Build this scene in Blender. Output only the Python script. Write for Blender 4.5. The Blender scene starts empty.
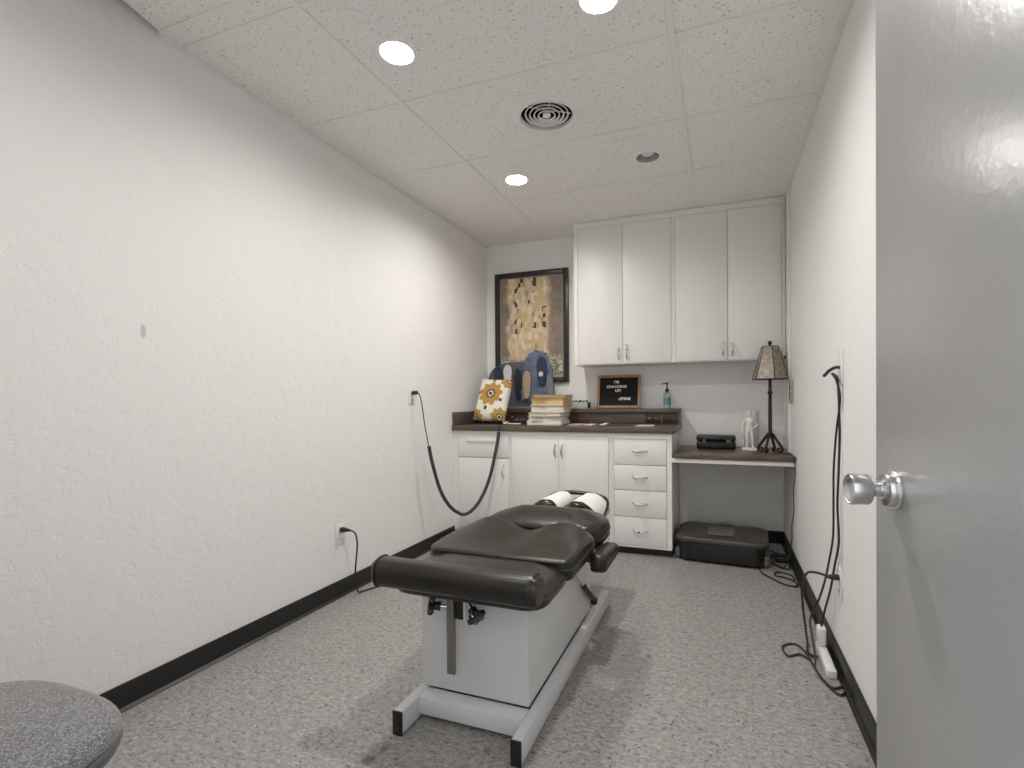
import bpy, bmesh, math, random
from mathutils import Vector, Matrix, noise as mnoise
random.seed(7)
SC = bpy.context.scene
COL = SC.collection
PI = math.pi
def V(*a): return Vector(a)

# ------------------------------------------------------------------ materials
def new_mat(name):
    m = bpy.data.materials.new(name); m.use_nodes = True
    nt = m.node_tree
    return m, nt, nt.nodes['Principled BSDF']
def pbr(name, col, rough=.5, metal=0., spec=.5, bump=None, var=None, coat=0.):
    m, nt, b = new_mat(name)
    b.inputs['Base Color'].default_value = (*col, 1)
    b.inputs['Roughness'].default_value = rough
    b.inputs['Metallic'].default_value = metal
    b.inputs['Specular IOR Level'].default_value = spec
    b.inputs['Coat Weight'].default_value = coat
    tc = nt.nodes.new('ShaderNodeTexCoord')
    if bump:
        sc, st, dist = bump
        n = nt.nodes.new('ShaderNodeTexNoise'); n.inputs['Scale'].default_value = sc; n.inputs['Detail'].default_value = 4
        nt.links.new(tc.outputs['Object'], n.inputs['Vector'])
        bp = nt.nodes.new('ShaderNodeBump'); bp.inputs['Strength'].default_value = st; bp.inputs['Distance'].default_value = dist
        nt.links.new(n.outputs['Fac'], bp.inputs['Height']); nt.links.new(bp.outputs['Normal'], b.inputs['Normal'])
    if var:
        sc, c2 = var
        n = nt.nodes.new('ShaderNodeTexNoise'); n.inputs['Scale'].default_value = sc; n.inputs['Detail'].default_value = 5
        nt.links.new(tc.outputs['Object'], n.inputs['Vector'])
        r = nt.nodes.new('ShaderNodeValToRGB')
        r.color_ramp.elements[0].position = .35; r.color_ramp.elements[0].color = (*col, 1)
        r.color_ramp.elements[1].position = .65; r.color_ramp.elements[1].color = (*c2, 1)
        nt.links.new(n.outputs['Fac'], r.inputs['Fac']); nt.links.new(r.outputs['Color'], b.inputs['Base Color'])
    return m
def N(nt, t, **k):
    n = nt.nodes.new(t)
    for a, v in k.items():
        if a.startswith('i_'): n.inputs[a[2:].replace('_', ' ')].default_value = v
        else: setattr(n, a, v)
    return n
def math_n(nt, op, a, b=None, c=None):
    n = nt.nodes.new('ShaderNodeMath'); n.operation = op
    for i, x in enumerate((a, b, c)):
        if x is None: continue
        if isinstance(x, (int, float)): n.inputs[i].default_value = x
        else: nt.links.new(x, n.inputs[i])
    return n.outputs[0]
def ramp(nt, fac, stops, interp='LINEAR'):
    r = nt.nodes.new('ShaderNodeValToRGB'); r.color_ramp.interpolation = interp
    e = r.color_ramp.elements
    while len(e) < len(stops): e.new(.5)
    for i, (p, c) in enumerate(stops):
        e[i].position = p; e[i].color = (*c, 1) if len(c) == 3 else c
    nt.links.new(fac, r.inputs['Fac'])
    return r.outputs['Color']
def mixc(nt, fac, a, b):
    n = nt.nodes.new('ShaderNodeMix'); n.data_type = 'RGBA'
    for s, x in ((0, fac), (6, a), (7, b)):
        if isinstance(x, (int, float)): n.inputs[s].default_value = x
        elif isinstance(x, tuple): n.inputs[s].default_value = (*x, 1)
        else: nt.links.new(x, n.inputs[s])
    return n.outputs[2]

def mat_wall(name, col, stain=None):
    m, nt, b = new_mat(name)
    tc = N(nt, 'ShaderNodeTexCoord')
    n1 = N(nt, 'ShaderNodeTexNoise', i_Scale=15., i_Detail=6., i_Roughness=.66, i_Distortion=.35)
    nt.links.new(tc.outputs['Object'], n1.inputs['Vector'])
    n2 = N(nt, 'ShaderNodeTexNoise', i_Scale=55., i_Detail=3., i_Distortion=.5)
    nt.links.new(tc.outputs['Object'], n2.inputs['Vector'])
    p = ramp(nt, n1.outputs['Fac'], [(.40, (0, 0, 0)), (.47, (.75, .75, .75)), (.62, (.85, .85, .85)), (.67, (1, 1, 1))])
    h = math_n(nt, 'ADD', p, math_n(nt, 'MULTIPLY', n2.outputs['Fac'], .35))
    bp = N(nt, 'ShaderNodeBump', i_Strength=.32, i_Distance=.004)
    nt.links.new(h, bp.inputs['Height']); nt.links.new(bp.outputs['Normal'], b.inputs['Normal'])
    c = mixc(nt, math_n(nt, 'MULTIPLY', n1.outputs['Fac'], .3), col, tuple(x*.93 for x in col))
    if stain:
        (sx, sy, sz), (ry, rz) = stain
        sep = N(nt, 'ShaderNodeSeparateXYZ'); nt.links.new(tc.outputs['Object'], sep.inputs[0])
        dy = math_n(nt, 'DIVIDE', math_n(nt, 'SUBTRACT', sep.outputs[1], sy), ry)
        dz = math_n(nt, 'DIVIDE', math_n(nt, 'SUBTRACT', sep.outputs[2], sz), rz)
        d = math_n(nt, 'ADD', math_n(nt, 'POWER', math_n(nt, 'ABSOLUTE', dy), 2.), math_n(nt, 'POWER', math_n(nt, 'ABSOLUTE', dz), 4.))
        d = math_n(nt, 'ADD', d, math_n(nt, 'MULTIPLY', n2.outputs['Fac'], 1.1))
        k = ramp(nt, math_n(nt, 'MULTIPLY', d, .5), [(.4, (1, 1, 1)), (.75, (0, 0, 0))])
        c = mixc(nt, math_n(nt, 'MULTIPLY', k, .5), c, (.33, .33, .32))
    nt.links.new(c, b.inputs['Base Color'])
    b.inputs['Roughness'].default_value = .55; b.inputs['Specular IOR Level'].default_value = .3
    return m

def mat_floor():
    m, nt, b = new_mat('speckled_vinyl_tile')
    tc = N(nt, 'ShaderNodeTexCoord')
    mp = N(nt, 'ShaderNodeMapping'); mp.inputs['Scale'].default_value = (.6, 1, 1); mp.inputs['Rotation'].default_value = (0, 0, .25)
    nt.links.new(tc.outputs['Object'], mp.inputs['Vector'])
    big = N(nt, 'ShaderNodeTexNoise', i_Scale=3., i_Detail=3.); nt.links.new(tc.outputs['Object'], big.inputs['Vector'])
    v = N(nt, 'ShaderNodeTexVoronoi', i_Scale=95.); v.feature = 'F1'; nt.links.new(mp.outputs[0], v.inputs['Vector'])
    mid = N(nt, 'ShaderNodeTexNoise', i_Scale=70., i_Detail=5., i_Roughness=.75); nt.links.new(mp.outputs[0], mid.inputs['Vector'])
    base = ramp(nt, mid.outputs['Fac'], [(.34, (.195, .185, .175)), (.5, (.305, .292, .278)), (.66, (.42, .405, .388))])
    sp = N(nt, 'ShaderNodeSeparateColor'); nt.links.new(v.outputs['Color'], sp.inputs[0])
    flk = N(nt, 'ShaderNodeTexNoise', i_Scale=105., i_Detail=1.5, i_Distortion=1.2); nt.links.new(mp.outputs[0], flk.inputs['Vector'])
    dark = ramp(nt, flk.outputs['Fac'], [(.335, (1, 1, 1)), (.395, (0, 0, 0))])
    c = mixc(nt, math_n(nt, 'MULTIPLY', dark, .85), base, (.045, .044, .045))
    flk2 = N(nt, 'ShaderNodeTexNoise', i_Scale=95., i_Detail=1.5, i_Distortion=1.2)
    mp2 = N(nt, 'ShaderNodeMapping'); mp2.inputs['Location'].default_value = (7, 3, 1); mp2.inputs['Scale'].default_value = (.6, 1, 1)
    nt.links.new(tc.outputs['Object'], mp2.inputs['Vector']); nt.links.new(mp2.outputs[0], flk2.inputs['Vector'])
    lite = ramp(nt, flk2.outputs['Fac'], [(.58, (0, 0, 0)), (.66, (1, 1, 1))])
    c = mixc(nt, math_n(nt, 'MULTIPLY', lite, .45), c, (.56, .552, .54))
    c = mixc(nt, math_n(nt, 'MULTIPLY', big.outputs['Fac'], .25), c, (.27, .266, .263))
    # tile seams
    sep = N(nt, 'ShaderNodeSeparateXYZ'); nt.links.new(tc.outputs['Object'], sep.inputs[0])
    seam = None
    for i, off in ((0, .962), (1, .155)):
        f = math_n(nt, 'FRACT', math_n(nt, 'DIVIDE', math_n(nt, 'ADD', sep.outputs[i], off + 30.48), .3048))
        d = math_n(nt, 'ABSOLUTE', math_n(nt, 'SUBTRACT', f, .5))
        k = ramp(nt, d, [(.495, (0, 0, 0)), (.4985, (1, 1, 1))])
        seam = k if seam is None else math_n(nt, 'MAXIMUM', seam, k)
    c = mixc(nt, math_n(nt, 'MULTIPLY', seam, .3), c, (.09, .09, .09))
    # rust marks
    rn = N(nt, 'ShaderNodeTexNoise', i_Scale=38., i_Detail=4.); nt.links.new(tc.outputs['Object'], rn.inputs['Vector'])
    for (sx, sy, rx, ry) in ((-.985, 1.28, .018, .05), (-.682, 1.378, .02, .02), (-1.0, 1.22, .03, .03)):
        dx = math_n(nt, 'DIVIDE', math_n(nt, 'SUBTRACT', sep.outputs[0], sx), rx)
        dy = math_n(nt, 'DIVIDE', math_n(nt, 'SUBTRACT', sep.outputs[1], sy), ry)
        d = math_n(nt, 'ADD', math_n(nt, 'MULTIPLY', dx, dx), math_n(nt, 'MULTIPLY', dy, dy))
        d = math_n(nt, 'ADD', d, math_n(nt, 'MULTIPLY', rn.outputs['Fac'], 1.6))
        k = ramp(nt, math_n(nt, 'MULTIPLY', d, .4), [(.3, (1, 1, 1)), (.62, (0, 0, 0))])
        c = mixc(nt, math_n(nt, 'MULTIPLY', k, .7), c, (.13, .065, .03))
    nt.links.new(c, b.inputs['Base Color'])
    b.inputs['Roughness'].default_value = .42; b.inputs['Specular IOR Level'].default_value = .35
    bp = N(nt, 'ShaderNodeBump', i_Strength=.06, i_Distance=.002)
    nt.links.new(mid.outputs['Fac'], bp.inputs['Height']); nt.links.new(bp.outputs['Normal'], b.inputs['Normal'])
    return m

def mat_ceiling():
    m, nt, b = new_mat('fissured_ceiling_tile')
    tc = N(nt, 'ShaderNodeTexCoord')
    n1 = N(nt, 'ShaderNodeTexNoise', i_Scale=95., i_Detail=2., i_Distortion=.6); nt.links.new(tc.outputs['Object'], n1.inputs['Vector'])
    n2 = N(nt, 'ShaderNodeTexNoise', i_Scale=220., i_Detail=1.); nt.links.new(tc.outputs['Object'], n2.inputs['Vector'])
    k1 = ramp(nt, n1.outputs['Fac'], [(.31, (1, 1, 1)), (.37, (0, 0, 0))])
    k2 = ramp(nt, n2.outputs['Fac'], [(.30, (1, 1, 1)), (.40, (0, 0, 0))])
    k = math_n(nt, 'MAXIMUM', k1, math_n(nt, 'MULTIPLY', k2, .6))
    c = mixc(nt, math_n(nt, 'MULTIPLY', k, .6), (.87, .86, .845), (.2, .19, .18))
    nt.links.new(c, b.inputs['Base Color']); b.inputs['Roughness'].default_value = .9
    bp = N(nt, 'ShaderNodeBump', i_Strength=.25, i_Distance=.002); bp.invert = True
    nt.links.new(k, bp.inputs['Height']); nt.links.new(bp.outputs['Normal'], b.inputs['Normal'])
    return m

def mat_wood():
    m, nt, b = new_mat('dark_walnut_laminate')
    tc = N(nt, 'ShaderNodeTexCoord')
    mp = N(nt, 'ShaderNodeMapping'); mp.inputs['Scale'].default_value = (2.2, 30, 30)
    nt.links.new(tc.outputs['Object'], mp.inputs['Vector'])
    n = N(nt, 'ShaderNodeTexNoise', i_Scale=2.5, i_Detail=6., i_Roughness=.65); nt.links.new(mp.outputs[0], n.inputs['Vector'])
    c = ramp(nt, n.outputs['Fac'], [(.3, (.05, .034, .025)), (.52, (.105, .075, .057)), (.72, (.165, .122, .094))])
    nt.links.new(c, b.inputs['Base Color']); b.inputs['Roughness'].default_value = .33
    return m

def mat_door():
    m, nt, b = new_mat('grey_semigloss_door_paint')
    b.inputs['Base Color'].default_value = (.36, .362, .366, 1)
    b.inputs['Roughness'].default_value = .27; b.inputs['Specular IOR Level'].default_value = .9
    tc = N(nt, 'ShaderNodeTexCoord')
    n = N(nt, 'ShaderNodeTexNoise', i_Scale=70., i_Detail=3.); nt.links.new(tc.outputs['Object'], n.inputs['Vector'])
    n2 = N(nt, 'ShaderNodeTexNoise', i_Scale=6., i_Detail=2.); nt.links.new(tc.outputs['Object'], n2.inputs['Vector'])
    h = math_n(nt, 'ADD', n.outputs['Fac'], math_n(nt, 'MULTIPLY', n2.outputs['Fac'], 2.))
    bp = N(nt, 'ShaderNodeBump', i_Strength=.17, i_Distance=.003)
    nt.links.new(h, bp.inputs['Height']); nt.links.new(bp.outputs['Normal'], b.inputs['Normal'])
    return m

def mat_leather():
    m, nt, b = new_mat('black_vinyl_upholstery')
    tc = N(nt, 'ShaderNodeTexCoord')
    n = N(nt, 'ShaderNodeTexNoise', i_Scale=5., i_Detail=2.); nt.links.new(tc.outputs['Object'], n.inputs['Vector'])
    g = N(nt, 'ShaderNodeTexNoise', i_Scale=320., i_Detail=2.); nt.links.new(tc.outputs['Object'], g.inputs['Vector'])
    bp = N(nt, 'ShaderNodeBump', i_Strength=.04, i_Distance=.001)
    nt.links.new(g.outputs['Fac'], bp.inputs['Height']); nt.links.new(bp.outputs['Normal'], b.inputs['Normal'])
    c = ramp(nt, n.outputs['Fac'], [(.3, (.011, .009, .0075)), (.7, (.017, .014, .0115))])
    nt.links.new(c, b.inputs['Base Color'])
    b.inputs['Roughness'].default_value = .30; b.inputs['Specular IOR Level'].default_value = .6
    return m

def mat_tweed():
    m, nt, b = new_mat('grey_tweed_fabric')
    tc = N(nt, 'ShaderNodeTexCoord')
    v = N(nt, 'ShaderNodeTexVoronoi', i_Scale=420.); nt.links.new(tc.outputs['Object'], v.inputs['Vector'])
    n = N(nt, 'ShaderNodeTexNoise', i_Scale=230., i_Detail=3.); nt.links.new(tc.outputs['Object'], n.inputs['Vector'])
    sp = N(nt, 'ShaderNodeSeparateColor'); nt.links.new(v.outputs['Color'], sp.inputs[0])
    f = math_n(nt, 'ADD', math_n(nt, 'MULTIPLY', sp.outputs[0], .6), math_n(nt, 'MULTIPLY', n.outputs['Fac'], .4))
    c = ramp(nt, f, [(.15, (.07, .07, .073)), (.5, (.17, .17, .175)), (.85, (.36, .36, .37))])
    nt.links.new(c, b.inputs['Base Color']); b.inputs['Roughness'].default_value = .95
    b.inputs['Sheen Weight'].default_value = .3
    bp = N(nt, 'ShaderNodeBump', i_Strength=.5, i_Distance=.002)
    nt.links.new(f, bp.inputs['Height']); nt.links.new(bp.outputs['Normal'], b.inputs['Normal'])
    return m

def mat_print():
    # an abstract mosaic of gold, cream and brown patches
    m, nt, b = new_mat('abstract_gold_mosaic_print')
    tc = N(nt, 'ShaderNodeTexCoord'); sep = N(nt, 'ShaderNodeSeparateXYZ'); nt.links.new(tc.outputs['Object'], sep.inputs[0])
    mp = N(nt, 'ShaderNodeMapping'); mp.inputs['Scale'].default_value = (34, 1, 22)
    nt.links.new(tc.outputs['Object'], mp.inputs['Vector'])
    v = N(nt, 'ShaderNodeTexVoronoi', i_Scale=1., i_Randomness=.7); v.distance = 'CHEBYCHEV'; nt.links.new(mp.outputs[0], v.inputs['Vector'])
    sp = N(nt, 'ShaderNodeSeparateColor'); nt.links.new(v.outputs['Color'], sp.inputs[0])
    gold = ramp(nt, sp.outputs[0], [(0, (.06, .045, .03)), (.07, (.60, .43, .24)), (.35, (.68, .53, .34)), (.6, (.60, .45, .28)), (.78, (.72, .63, .5)), (.93, (.36, .30, .26))], 'CONSTANT')
    n = N(nt, 'ShaderNodeTexNoise', i_Scale=5., i_Detail=6., i_Roughness=.7); nt.links.new(tc.outputs['Object'], n.inputs['Vector'])
    brown = ramp(nt, n.outputs['Fac'], [(.3, (.15, .12, .095)), (.55, (.27, .215, .17)), (.75, (.38, .31, .24))])
    mp2 = N(nt, 'ShaderNodeMapping'); mp2.inputs['Scale'].default_value = (75, 1, 75); nt.links.new(tc.outputs['Object'], mp2.inputs['Vector'])
    v2 = N(nt, 'ShaderNodeTexVoronoi', i_Scale=1.); nt.links.new(mp2.outputs[0], v2.inputs['Vector'])
    sp2 = N(nt, 'ShaderNodeSeparateColor'); nt.links.new(v2.outputs['Color'], sp2.inputs[0])
    green = ramp(nt, sp2.outputs[0], [(0, (.14, .15, .09)), (.3, (.4, .38, .25)), (.55, (.55, .5, .38)), (.75, (.22, .24, .17)), (.9, (.6, .58, .5))], 'CONSTANT')
    wob = math_n(nt, 'MULTIPLY', math_n(nt, 'SUBTRACT', n.outputs['Fac'], .5), .22)
    ax = math_n(nt, 'ABSOLUTE', math_n(nt, 'ADD', math_n(nt, 'ADD', sep.outputs[0], .03), wob))
    band = ramp(nt, ax, [(.17, (1, 1, 1)), (.215, (0, 0, 0))])
    c = mixc(nt, band, brown, gold)
    lowz = ramp(nt, math_n(nt, 'ADD', math_n(nt, 'ADD', sep.outputs[2], .5), wob), [(.2, (1, 1, 1)), (.25, (0, 0, 0))])
    c = mixc(nt, lowz, c, green)
    nt.links.new(c, b.inputs['Base Color']); b.inputs['Roughness'].default_value = .3
    return m

def mat_mica():
    m, nt, b = new_mat('mottled_mica')
    tc = N(nt, 'ShaderNodeTexCoord')
    n = N(nt, 'ShaderNodeTexNoise', i_Scale=38., i_Detail=6., i_Roughness=.75, i_Distortion=1.); nt.links.new(tc.outputs['Object'], n.inputs['Vector'])
    c = ramp(nt, n.outputs['Fac'], [(.3, (.13, .1, .075)), (.5, (.28, .24, .19)), (.68, (.5, .46, .4))])
    nt.links.new(c, b.inputs['Base Color']); b.inputs['Roughness'].default_value = .3
    b.inputs['Metallic'].default_value = .25
    return m

def mat_emit(name, col, s):
    m = bpy.data.materials.new(name); m.use_nodes = True; nt = m.node_tree; nt.nodes.clear()
    e = nt.nodes.new('ShaderNodeEmission'); e.inputs[0].default_value = (*col, 1); e.inputs[1].default_value = s
    o = nt.nodes.new('ShaderNodeOutputMaterial'); nt.links.new(e.outputs[0], o.inputs[0])
    return m

M = dict(
    wall=mat_wall('textured_white_wall', (.85, .842, .83)),
    wall_l=mat_wall('textured_white_wall_with_mark', (.85, .842, .83), ((0, 1.214, 1.348), (.011, .03))),
    floor=mat_floor(), ceil=mat_ceiling(), wood=mat_wood(), door=mat_door(), leather=mat_leather(), tweed=mat_tweed(),
    print=mat_print(), mica=mat_mica(),
    plenum=pbr('dark_plenum', (.03, .03, .03), .9),
    grid=pbr('white_grid_paint', (.82, .81, .79), .5),
    base_rubber=pbr('black_vinyl_base', (.012, .012, .012), .4, bump=(60, .1, .001)),
    cab=pbr('white_cabinet_paint', (.80, .787, .765), .4, bump=(25, .08, .001)),
    recess=pbr('white_panel_paint', (.86, .85, .83), .5),
    chrome=pbr('polished_chrome', (.75, .75, .74), .14, 1.),
    brushed=pbr('brushed_steel', (.68, .68, .68), .26, 1., bump=(220, .05, .001)),
    plate=pbr('white_plastic', (.8, .79, .76), .35),
    slot=pbr('dark_slot', (.01, .01, .01), .5),
    cord=pbr('dark_cord', (.02, .018, .017), .45),
    foam=pbr('dark_grey_hose', (.045, .043, .041), .6, bump=(200, .2, .002)),
    grey_metal=pbr('light_grey_enamel', (.64, .65, .665), .35, bump=(30, .03, .001), var=(2.5, (.69, .695, .70))),
    dark_metal=pbr('black_steel', (.012, .012, .012), .4),
    bar=pbr('bronze_grey_steel', (.27, .25, .23), .35, .7),
    blackplastic=pbr('black_plastic', (.012, .012, .013), .3),
    towel=pbr('paper_towel', (.66, .65, .63), .85, bump=(120, .2, .001)),
    paper=pbr('white_paper', (.8, .79, .76), .8),
    lens_on=mat_emit('lit_lamp', (1, .965, .92), 430.), lens_strong=mat_emit('strong_lit_lamp', (1, .965, .925), 430.), lens_mid=mat_emit('mid_lit_lamp', (1, .97, .94), 190.), lens_dim=mat_emit('added_dim_lamp', (1, .98, .96), 135.),
    lens_off=pbr('unlit_frosted_lens', (.75, .74, .72), .35),
    white_trim=pbr('white_lamp_trim', (.86, .85, .83), .4),
    duct=pbr('dark_duct', (.02, .02, .02), .8),
    frame=pbr('black_picture_frame', (.02, .016, .013), .35),
    iron=pbr('bronzed_iron', (.035, .026, .02), .45, .5, bump=(60, .3, .002)),
    plaster=pbr('white_plaster', (.82, .80, .76), .5),
    manila=pbr('manila_card', (.62, .43, .17), .7), manila2=pbr('pale_manila_card', (.66, .51, .28), .7),
    cream=pbr('cream_paper', (.74, .70, .62), .8),
    green=pbr('pale_green_plastic', (.42, .5, .4), .4), pink=pbr('pink_paper', (.6, .4, .36), .7),
    lb_wood=pbr('oak_frame', (.42, .25, .13), .45, var=(14, (.34, .19, .10))), felt=pbr('black_felt', (.008, .008, .008), .95, bump=(300, .3, .002)),
    letter=pbr('white_letter_plastic', (.85, .84, .82), .4),
    slate=pbr('slate_blue_board', (.085, .10, .125), .5), denim=pbr('mid_blue_board', (.075, .105, .16), .55, var=(22, (.15, .20, .28))),
    navy=pbr('navy_foam', (.02, .025, .07), .6), white_foam=pbr('white_foam', (.62, .62, .63), .6), black_foam=pbr('black_foam', (.015, .015, .018), .6),
    tan=pbr('tan_cork', (.42, .3, .2), .7), greyfoam=pbr('grey_foam', (.2, .2, .21), .6),
    pil_w=pbr('cream_cotton', (.74, .70, .62), .85, bump=(300, .2, .002)), pil_o=pbr('ochre_embroidery', (.42, .25, .06), .85, bump=(300, .3, .002)), pil_d=pbr('dark_brown_embroidery', (.03, .022, .016), .85),
    lid=pbr('charcoal_lid', (.055, .047, .04), .42, bump=(120, .15, .001)),
    shaded_reflector=pbr('shaded_reflector_grey', (.40, .395, .385), .5),  # reflector greyed to stand in for shade inside the unlit lamp's recess
    badge=pbr('grey_badge', (.12, .11, .105), .4),
    gel=pbr('clear_plastic', (.62, .7, .7), .1), teal=pbr('teal_label', (.1, .25, .28), .5),
    outlet_brown=pbr('brown_plastic', (.028, .016, .011), .35), beige=pbr('beige_plastic', (.36, .31, .25), .4), outlet_slot=pbr('pale_socket', (.3, .27, .24), .4),
    shell=pbr('grey_seat_shell', (.11, .115, .125), .35),
)
M['gel'].node_tree.nodes['Principled BSDF'].inputs['Transmission Weight'].default_value = .6

# ------------------------------------------------------------------ mesh helpers (all coordinates are world metres)
class MB:
    def __init__(s): s.bm = bmesh.new()
    def box(s, a, b, bev=0., seg=2, rot=None):
        lo = [min(a[i], b[i]) for i in range(3)]; hi = [max(a[i], b[i]) for i in range(3)]
        r = bmesh.ops.create_cube(s.bm, size=1)
        vs = r['verts']; c = Vector([(lo[i]+hi[i])/2 for i in range(3)]); d = [hi[i]-lo[i] for i in range(3)]
        for v in vs: v.co = Vector((v.co.x*d[0], v.co.y*d[1], v.co.z*d[2]))
        if bev > 0:
            es = list({e for v in vs for e in v.link_edges})
            rr = bmesh.ops.bevel(s.bm, geom=es, offset=min(bev, min(d)*.49), segments=seg, affect='EDGES', profile=.5)
            vs = list({v for f in rr['faces'] for v in f.verts} | {v for v in vs if v.is_valid})
            st = vs[0]; seen = {st}; q = [st]
            while q:
                x = q.pop()
                for e in x.link_edges:
                    o = e.other_vert(x)
                    if o not in seen: seen.add(o); q.append(o)
            vs = list(seen)
        for v in vs:
            p = v.co.copy()
            if rot is not None: p = rot @ p
            v.co = p + c
        return vs
    def tube(s, pts, r, n=8, smooth=4, caps=True):
        pts = [Vector(p) for p in pts]; rs = r if isinstance(r, (list, tuple)) else [r]*len(pts)
        if smooth and len(pts) > 2:
            P = [pts[0]*2-pts[1]] + pts + [pts[-1]*2-pts[-2]]; out = []; ro = []
            for i in range(1, len(P)-2):
                for k in range(smooth):
                    t = k/smooth; a, b, c, d = P[i-1], P[i], P[i+1], P[i+2]
                    out.append(.5*((2*b)+(c-a)*t+(2*a-5*b+4*c-d)*t*t+(3*b-a-3*c+d)*t**3)); ro.append(rs[i-1]*(1-t)+rs[i]*t)
            out.append(pts[-1]); ro.append(rs[-1]); pts, rs = out, ro
        t0 = (pts[1]-pts[0]).normalized(); u = t0.orthogonal().normalized(); rings = []
        for i, p in enumerate(pts):
            t = (pts[min(i+1, len(pts)-1)]-pts[max(i-1, 0)])
            t = t.normalized() if t.length > 1e-9 else t0
            q = t0.rotation_difference(t); u = (q @ u); u = (u - t*u.dot(t)).normalized(); w = t.cross(u); t0 = t
            rings.append([s.bm.verts.new(p + (u*math.cos(2*PI*k/n)+w*math.sin(2*PI*k/n))*rs[i]) for k in range(n)])
        for a, b in zip(rings, rings[1:]):
            for k in range(n): s.bm.faces.new((a[k], a[(k+1) % n], b[(k+1) % n], b[k]))
        if caps: s.bm.faces.new(rings[0][::-1]); s.bm.faces.new(rings[-1])
    def lathe(s, prof, c, axis=(0, 0, 1), n=32, phase=0., caps=True):
        ax = Vector(axis).normalized(); u = ax.orthogonal().normalized(); w = ax.cross(u); c = Vector(c); rings = []
        for r, h in prof:
            rings.append([s.bm.verts.new(c+ax*h+(u*math.cos(2*PI*k/n+phase)+w*math.sin(2*PI*k/n+phase))*max(r, 1e-5)) for k in range(n)])
        for a, b in zip(rings, rings[1:]):
            for k in range(n): s.bm.faces.new((a[k], a[(k+1) % n], b[(k+1) % n], b[k]))
        if caps: s.bm.faces.new(rings[0][::-1]); s.bm.faces.new(rings[-1])
    def prism(s, pts, ex):
        # pts: planar loop of 3D points, ex: extrusion vector
        ex = Vector(ex); a = [s.bm.verts.new(Vector(p)) for p in pts]; b = [s.bm.verts.new(Vector(p)+ex) for p in pts]; n = len(pts)
        s.bm.faces.new(a); s.bm.faces.new(b[::-1])
        for k in range(n): s.bm.faces.new((a[k], b[k], b[(k+1) % n], a[(k+1) % n]))
    def quad(s, *p): s.bm.faces.new([s.bm.verts.new(Vector(x)) for x in p])
    def cushion(s, out, zb, zt, r, dome=0., seg=5, rings=8, rb=None):
        # out: ccw outline (x,y); zt: function(x,y) or number for the top; rounded edges of radius r
        zf = zt if callable(zt) else (lambda x, y: zt)
        rb = r*.5 if rb is None else rb
        n = len(out); c = Vector((sum(p[0] for p in out)/n, sum(p[1] for p in out)/n))
        P = [Vector(p) for p in out]; nor = []
        for i in range(n):
            t = P[(i+1) % n]-P[i-1]; nor.append(Vector((t.y, -t.x)).normalized())
        def ring(d, zfun): return [s.bm.verts.new(((P[i]-nor[i]*d).x, (P[i]-nor[i]*d).y, zfun((P[i]-nor[i]*d).x, (P[i]-nor[i]*d).y))) for i in range(n)]
        R = []
        for k in range(seg):
            a = k/(seg-1)*PI/2; R.append(ring(rb*(1-math.sin(a)), lambda x, y, a=a: zb+rb*(1-math.cos(a))))
        for k in range(seg+1):
            a = k/seg*PI/2; R.append(ring(r*(1-math.cos(a)), lambda x, y, a=a: zf(x, y)-r+r*math.sin(a)))
        Q = [Vector(v.co.xy) for v in R[-1]]
        for k in range(1, rings):
            sc = 1-k/rings
            R.append([s.bm.verts.new((c.x+(q.x-c.x)*sc, c.y+(q.y-c.y)*sc, zf(c.x+(q.x-c.x)*sc, c.y+(q.y-c.y)*sc)+dome*(1-sc*sc))) for q in Q])
        for a, b in zip(R, R[1:]):
            for k in range(n): s.bm.faces.new((a[k], a[(k+1) % n], b[(k+1) % n], b[k]))
        top = s.bm.verts.new((c.x, c.y, zf(c.x, c.y)+dome))
        for k in range(n): s.bm.faces.new((R[-1][k], R[-1][(k+1) % n], top))
        s.bm.faces.new(R[0][::-1])
    def build(s, name, mat, parent=None, loc=None, smooth=True, angle=38, recalc=True):
        bm = s.bm
        if recalc: bmesh.ops.recalc_face_normals(bm, faces=bm.faces)
        org = Vector(loc) if loc is not None else Vector((0, 0, 0))
        if parent is not None: org = root_loc(parent)
        for v in bm.verts: v.co -= org
        me = bpy.data.meshes.new(name); bm.to_mesh(me); bm.free()
        for m in (mat if isinstance(mat, (list, tuple)) else [mat]): me.materials.append(m)
        if smooth:
            for p in me.polygons: p.use_smooth = True
            me.set_sharp_from_angle(angle=math.radians(angle))
        o = bpy.data.objects.new(name, me); COL.objects.link(o)
        if parent is not None: o.parent = parent
        else: o.location = org
        return o
def root_loc(o):
    v = Vector((0, 0, 0))
    while o is not None: v += o.location; o = o.parent
    return v
def tag(o, label, cat, group=None, kind=None):
    o['label'] = label; o['category'] = cat
    if group: o['group'] = group
    if kind: o['kind'] = kind
    return o
def thing(name, label, cat, loc, group=None):
    o = bpy.data.objects.new(name, None); COL.objects.link(o); o.location = loc; o.empty_display_size = .1
    return tag(o, label, cat, group)
def struct(o): o['kind'] = 'structure'; return o
def lab(o, t): o['label'] = t; return o
def copy_tree(o, loc, label):
    def rec(x, par):
        c = x.copy(); COL.objects.link(c)
        if par is not None: c.parent = par
        for ch in list(x.children): rec(ch, c)
        return c
    r = rec(o, None); r.location = loc; r['label'] = label
    return r
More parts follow.
